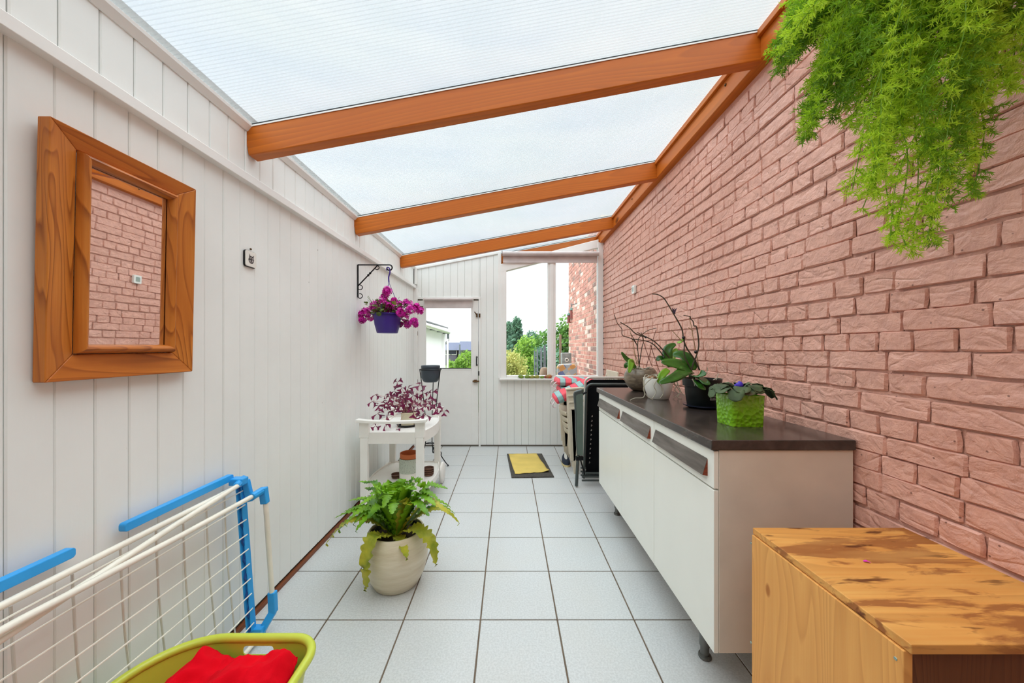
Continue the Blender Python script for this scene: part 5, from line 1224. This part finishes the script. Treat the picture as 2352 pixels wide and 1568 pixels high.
# ---- asparagus fern hanging top right
def asparagus():
    rr = random.Random(31); c = Vector((1.02, .70, 2.14))
    rt = empty('hanging_fern', c, 'bright green asparagus fern hanging in front of pink brick wall', 'hanging plant')
    MB().lathe([(.07, 0), (.09, .01), (.12, .15), (.128, .152), (.128, .165), (.115, .165)], c, 32).build('pot', M['blackpot'], rt, True)
    b = MB(); b.tube([(XR, .70, 2.58), (1.02, .70, 2.58)], .006); b.tube([(1.02, .70, 2.58), (1.02, .70, 2.48)], .004)
    for a in (0, 2.1, 4.2): b.tube([(1.02, .70, 2.48), c + Vector((.122 * math.cos(a), .122 * math.sin(a), .16))], .003, 5)
    b.build('hanger', M['bracket'], rt)
    tips = []
    for (u, v, Y, n) in ((1790,135,.95,5),(1800,110,1.0,4),(1880,60,1.0,6),(1860,290,.90,5),(1900,230,.92,5),(1985,440,.84,5),(2000,400,.86,3),(2090,555,.80,3),(2120,545,.80,2),(2075,520,.82,2),(2170,480,.82,2),(2215,420,.84,3),(2230,350,.80,4),(2010,330,.88,4),(2060,300,.85,3),(2130,350,.82,3),(2180,290,.82,2),(2270,240,.80,4),(2330,180,.78,4),(1940,150,.95,6),(1960,200,.9,6),(2040,180,.88,6),(1840,30,1.0,5),(2120,200,.84,3),(2200,150,.8,3),(2100,120,.86,6),(2000,60,.9,6),(2250,60,.78,6),(2330,60,.76,5),(1920,260,.9,3),(2150,430,.8,2),(1850,80,1.0,5),(1900,110,.98,6),(1940,60,.98,6),(1980,120,.95,5),(2020,30,.92,5),(2080,80,.88,5),(1870,180,.96,4),(2250,560,.84,0),(1900,20,.95,5),(2150,40,.84,5)):
        for k in range(n): tips.append(at(u + rr.gauss(0, 16), v + rr.gauss(0, 16), Y + rr.gauss(0, .03)))
    st = MB(); F = [MB(), MB()]
    def needles(p, d, mb, L=.013, n=6):
        for k in range(n):
            q = (Vector((rr.gauss(0, 1), rr.gauss(0, 1), rr.gauss(0, 1))).normalized() + d * .7).normalized() * L * rr.uniform(.7, 1.3); s_ = q.cross(Vector((rr.random(), rr.random(), rr.random()))).normalized() * .0008
            mb.add([p - s_, p + s_, p + q * .6 + s_ * .9, p + q, p + q * .6 - s_ * .9], [(0, 1, 2, 3, 4)])
    for t_ in tips:
        if t_.x > XR - .04: t_.x = XR - .04
        a = rr.random() * 6.28; b0 = c + Vector((.08 * math.cos(a), .08 * math.sin(a), .16)); out = (t_ - b0); out.z = 0
        m_ = b0 + out * .6 + Vector((0, 0, .06 - .25 * max(0, (b0.z - t_.z)) ))
        P = smoothpath([b0, (b0 + m_) / 2 + Vector((0, 0, .05)), m_, m_.lerp(t_, .4) + Vector((rr.gauss(0, .022), rr.gauss(0, .022), .01)), m_.lerp(t_, .75) + Vector((rr.gauss(0, .022), rr.gauss(0, .022), .012)), t_], 9)
        st.tube(P, .0011, 4, cap=False); n = len(P); mb = F[0] if rr.random() < .62 else F[1]
        for i in range(5, n):
            d = (P[i] - P[i-1]).normalized(); k = i / n
            if rr.random() < .22: continue
            for s2 in range(3):
                sd = d.cross(Vector((rr.gauss(0, 1), rr.gauss(0, 1), rr.gauss(0, 1)))).normalized(); Lb = rr.uniform(.012, .04) * (1.15 - k * .6)
                e = P[i] + sd * Lb + d * Lb * .7; st.tube([P[i], e], .0005, 3, cap=False)
                m2 = max(2, int(Lb / .006))
                for q in range(1, m2 + 1): needles(P[i].lerp(e, q / m2), (e - P[i]).normalized(), mb)
            needles(P[i], d, mb)
    st.build('stems', M['aspar2'], rt, fixn=False)['kind'] = 'stuff'
    F[0].build('foliage', M['aspar'], rt, fixn=False)['kind'] = 'stuff'; F[1].build('foliage', M['aspar2'], rt, fixn=False)['kind'] = 'stuff'
asparagus()
# ================================================================ GARDEN
def clump(mb, c, r, n, s, seed, shell=.75):
    rr = random.Random(seed)
    for k in range(n):
        d = Vector((rr.gauss(0, 1), rr.gauss(0, 1), rr.gauss(0, 1))).normalized(); f = shell + (1 - shell) * rr.random()
        f *= 1 + .25 * noise.noise(d * 2.2 + Vector((seed, 0, 0)))
        p = Vector(c) + Vector((d.x * r[0], d.y * r[1], d.z * r[2])) * f; q = Vector((rr.gauss(0, 1), rr.gauss(0, 1), rr.gauss(0, 1) + .5)).normalized(); a = q.orthogonal().normalized(); b_ = q.cross(a); s2 = s * rr.uniform(.6, 1.3)
        mb.add([p - a*s2, p - b_*s2*.5, p + a*s2, p + b_*s2*.5], [(0, 1, 2, 3)])
def bush(name, u, vt, Y, wpx, label, mat, cat, seed, leaf=.06, n=1500, cone=False, trunk=True):
    zt_ = zv(vt, Y); g = -.16; x = xu(u, Y); w_ = wpx * Y / FPX / 2; h = (zt_ - g); rt = empty(name, (x, Y, g), label, cat)
    b = MB()
    if cone:
        for k in range(7):
            f = k / 6; clump(b, (x, Y, g + .3 + (h - .5) * f), (w_ * (1.15 - f) + .12, w_ * (1.15 - f) + .12, h / 7), n // 7, leaf, seed + k, .45)
        clump(b, (x, Y, zt_ - .12), (.06, .06, .2), 40, leaf * .6, seed)
    else:
        rr = random.Random(seed)
        clump(b, (x, Y, g + h * .5), (w_, w_ * .8, h * .5), n // 2, leaf, seed, .6)
        for k in range(6): clump(b, (x + rr.uniform(-.6, .6) * w_, Y + rr.uniform(-.5, .3) * w_, g + h * rr.uniform(.35, .8)), (w_ * .42, w_ * .42, h * .22), n // 12, leaf, seed + k + 1, .6)
    o_ = b.build('foliage', M[mat], rt, fixn=False); o_['kind'] = 'stuff'
    MB().tube([(x, Y, g - .1), (x, Y, g + h * .6)], .04 + .01 * h, 8).build('trunk', M['stemg'], rt)
bush('conifer_tree', 1187, 736, 17, 60, 'bluish conifer standing behind the left window pane', 'hedge_d', 'tree', 1, .10, 2600, cone=True)
bush('conifer_tree', 1168, 745, 21, 52, 'conifer cut by the left edge of the window', 'hedge_d', 'tree', 11, .10, 2000, cone=True)
bush('garden_tree', 1222, 757, 18, 62, 'low dark green tree just right of the conifers', 'hedge_d', 'tree', 21, .10, 1800)
bush('garden_tree', 1252, 752, 16, 62, 'rounded mid-green tree behind the window mullion', 'hedge_m', 'tree', 31, .09, 2200)
bush('garden_tree', 1296, 728, 14.4, 74, 'tall light green tree beside the red brick wall', 'hedge_m', 'tree', 41, .08, 3000)
bush('garden_shrub', 1203, 770, 11, 62, 'yellow-green shrub with upright sprays outside the window', 'hedge_g', 'shrub', 51, .05, 2200)
bush('garden_shrub', 1178, 796, 8.6, 74, 'pale cream-green shrub low in the left window pane', 'hedge_y', 'shrub', 61, .035, 3200)
bush('garden_shrub', 1065, 806, 10, 52, 'bright green shrub seen through the door glass', 'hedge_g', 'shrub', 71, .045, 3000)
bush('garden_shrub', 1036, 826, 12, 30, 'small loose shrub at foot of the white pole', 'hedge_g', 'shrub', 81, .05, 1200)
bush('hedge', 1245, 790, 11.6, 110, 'low dark hedge behind the wire fence', 'hedge_d', 'hedge', 91, .07, 2000)
# fence with posts and wires
rt = empty('garden_fence', (.6, 8, -.12), 'grey post and wire fence running away across the garden', 'fence')
pp = []
for k, (u, v, Y) in enumerate(((1251, 793, 6.9), (1243, 799, 8.0), (1234, 802, 9.2), (1228, 805, 10.4))):
    x = xu(u, Y); pp.append((x, Y, zv(v, Y))); MB().box(x - .02, x + .02, Y - .02, Y + .02, -.2, zv(v, Y)).build('fence_post', M['dpost'], rt)
b = MB()
for i in range(3):
    for k in range(9):
        f = .1 + k * .1; a, c_ = pp[i], pp[i + 1]; b.tube([(a[0], a[1], -.15 + (a[2] + .15) * f), (c_[0], c_[1], -.15 + (c_[2] + .15) * f)], .004, 4, cap=False)
b.build('fence_wires', M['dpost'], rt)['kind'] = 'stuff'
rt = empty('trellis_post', (xu(1287, 7.0), 7.0, -.16), 'pale wooden post with strung wires beside brick wall', 'post')
x = xu(1287, 7.0); MB().box(x - .02, x + .02, 6.98, 7.02, -.16, zv(768, 7.0)).build('post', M['wpost'], rt)
b = MB()
for k in range(6): z = zv(778 + k * 11, 7.0); b.tube([(x - .09, 7.0, z - .01), (x, 6.99, z), (1.18, 7.0, z + .02)], .004, 4)
b.build('wires', M['dpost'], rt)['kind'] = 'stuff'
Y = 6.2; x = xu(1250, Y); rt = empty('wooden_stump', (x, Y, -.12), 'pale rounded wooden post low behind the window mullion', 'post')
MB().lathe([(.085, 0), (.085, .95), (.075, 1.02), (.05, 1.06), (0, 1.07)], (x, Y, -.12), 20).build('post_body', M['wpost'], rt, True)
Y = 6.6; x = xu(1300, Y); rt = empty('metal_bin', (x, Y, -.12), 'grey metal bin with ring handle beside the brick wall', 'bin')
MB().box(x - .09, x + .09, Y - .08, Y + .08, -.12, zv(810, Y)).build('bin_body', plain('galvanised', S(150, 158, 156), .6, .3, var=.2), rt, bevel=.01)
MB().tube(arc((x, Y - .09, zv(826, Y)), .03, 0, 6.28, 12)[:-1], .006, 5, closed=True).build('ring_handle', M['ceramic'], rt, True)
# garden chair with patchwork throw
Y = 5.45; x0, x1 = xu(1279, Y), xu(1325, Y); rt = empty('patio_chair', ((x0+x1)/2, Y, -.10), 'patio chair with orange, blue and white patchwork throw', 'chair')
t = NT('patchwork_cloth'); co = t.coord((1, 1, 1), rot=(0, .6, 0)); v = t.n('TexVoronoi', Scale=13.0, Randomness=.35, distance='CHEBYCHEV'); t.l(co, v.inputs['Vector']); sp = t.n('SeparateColor'); t.l(v.outputs['Color'], sp.inputs[0])
t.set(Base_Color=t.ramp(sp.outputs[0], [(0, S(236, 176, 110)), (.3, S(240, 200, 150)), (.5, S(226, 222, 214)), (.7, S(120, 142, 196)), (.85, S(196, 206, 214))], 'CONSTANT'), Roughness=.9)
b = MB(); b.prism([(x, z) for x, z in rrect((x0+x1)/2, zv(850, Y) - .12, x1 - x0, .42, .05)], Y - .02, Y + .02, 'y'); b.build('throw', t.m, rt, bevel=.008)
b = MB(); b.bar((x0 + .02, Y + .02, zv(840, Y)), (x1 + .01, Y + .02, zv(835, Y)), .03, .04); b.build('top_rail', M['ceramic'], rt)
b = MB().box(x0, x1, Y - .5, Y, .36, .40); b.build('seat', M['wpost'], rt, bevel=.005)
for (x, y, z) in ((x0 + .02, Y + .02, 1.0), (x1 - .02, Y + .02, 1.0), (x0 + .02, Y - .46, .36), (x1 - .02, Y - .46, .36)): MB().box(x - .018, x + .018, y - .018, y + .018, -.10, z).build('leg', M['wpost'], rt)
# bird feeders
b = MB(); Y = 6.9; rt = empty('feeder_bracket', (1.238, Y, 1.95), 'curly iron bracket with feeders high on outside brick wall', 'bracket')
b.tube([(1.238, Y, zv(703, Y)), (xu(1312, Y), Y, zv(704, Y))], .008, 6); b.tube(arc((xu(1316, Y), Y, zv(701, Y)), .03, 0, 4.5, 10), .006, 5); b.tube([(1.238, Y - .5, zv(697, Y - .5)), (1.12, Y - .5, zv(700, Y - .5))], .007, 6); b.build('iron_arm', M['dpost'], rt)
for k, (u, v0, v1, Y, lab) in enumerate(((1313, 705, 731, 6.9, 'upper red bird feeder with green cap on brick wall'), (1306.5, 717, 741, 7.0, 'lower red bird feeder left of the upper one'))):
    x = xu(u, Y); zt_, zb = zv(v0, Y), zv(v1, Y); rt = empty('bird_feeder', (x, Y, zb), lab, 'bird feeder', 'bird feeders outside')
    MB().lathe([(.045, 0), (.045, .012), (.03, .014), (.03, zt_ - zb - .06)], (x, Y, zb), 14).build('seed_tube', plain('seed_red', S(130, 70, 64), .6), rt, True)
    MB().lathe([(.045, zt_ - zb - .06), (.03, zt_ - zb - .03), (.006, zt_ - zb - .01)], (x, Y, zb), 14).build('cap', plain('feeder_green', S(70, 110, 100), .5), rt, True)
    MB().tube([(x, Y, zt_ - .01), (x, Y, zt_ + .05)], .003, 5).build('wire', M['bracket'], rt)
# white shed with gutter
XS = -2.15; ya, yb_ = 7.0, 11.4; ze = 1.86
rt = empty('white_shed', (XS - 1.2, (ya + yb_) / 2, -.16), 'white rendered outbuilding with gutter beyond the glazed door', 'building')
MB().box(XS - 2.4, XS, ya, yb_, -.3, ze).build('wall', M['render'], rt)
MB().box(XS - .02, XS + .10, yb_, yb_ + .16, -.3, ze - .05).build('corner_post', M['render'], rt, bevel=.01)
MB().add([(XS - 2.4, ya - .1, ze + .75), (XS + .16, ya - .1, ze + .05), (XS + .16, yb_ + .3, ze + .05), (XS - 2.4, yb_ + .3, ze + .75), (XS - 2.4, ya - .1, ze + .80), (XS + .16, ya - .1, ze + .085), (XS + .16, yb_ + .3, ze + .085), (XS - 2.4, yb_ + .3, ze + .80)], [(3,2,1,0),(4,5,6,7),(0,1,5,4),(1,2,6,5),(2,3,7,6),(3,0,4,7)]).build('roof', plain('shed_roof', S(110, 112, 116), .7), rt)
g = MB().tube([(XS + .17, ya, ze - .01), (XS + .17, yb_ + .35, ze - .07)], .06, 12).build('gutter', M['ceramic'], rt, True)
for k in range(5): y = ya + .6 + k * .95; MB().obox((XS + .11, y, ze - .06 - .06 * (y - ya) / 4.6), (.14, .03, .03)).build('gutter_bracket', M['dpost'], g)
MB().tube([(XS + .17, yb_ + .22, ze - .08), (XS + .17, yb_ + .22, ze - .35), (XS + .08, yb_ + .22, ze - .45)], .035, 10).build('downpipe', M['dpost'], rt, True)
Y = 9.5; x = xu(1028, Y); o_ = MB().tube([(x, Y, -.2), (x, Y, zv(778, Y))], .028, 10).build('garden_pole', M['ceramic'], None, True); tag(o_, 'white pole standing in the garden left of the far houses', 'pole')
Y = 14; x = xu(1056, Y); o_ = MB().tube([(x, Y, -.3), (x, Y, zv(791, Y))], .03, 8).build('garden_pole', M['dpost'], None, True); tag(o_, 'thin grey pole in front of the blue-grey roofs', 'pole')
# far houses
def house(u0, u1, vr, ve, vb, Y, label, wins):
    x0, x1 = xu(u0, Y), xu(u1, Y); zr, ze_, zb = zv(vr, Y), zv(ve, Y), zv(vb, Y) - 3; rt = empty('far_house', ((x0+x1)/2, Y, zb), label, 'house', 'houses beyond the garden')
    MB().box(x0 + .2, x1 - .2, Y, Y + 6, zb, ze_).build('wall', M['housewall'], rt)
    MB().add([(x0, Y - .3, ze_), (x1, Y - .3, ze_), (x1, Y + 3, zr), (x0, Y + 3, zr), (x0, Y + 6.3, ze_), (x1, Y + 6.3, ze_)], [(0, 1, 2, 3), (3, 2, 5, 4), (0, 3, 4), (1, 5, 2), (0, 4, 5, 1)]).build('roof', M['slateroof'], rt)
    for (a, c_) in wins:
        xa = xu(a, Y); z0 = zv(c_, Y); f = MB().box(xa - .45, xa + .45, Y - .06, Y - .003, z0 - .35, z0 + .35).build('window', M['ceramic'], rt); MB().box(xa - .38, xa + .38, Y - .08, Y - .06, z0 - .28, z0 + .28).build('pane', M['navy'], f)
house(1017, 1052, 786, 804, 818, 52, 'far house with blue-grey roof behind the white pole', [(1030, 809), (1042, 809)])
house(1050, 1096, 783, 804, 818, 50, 'far house with larger blue-grey roof cut by the door edge', [(1062, 811), (1075, 811)])
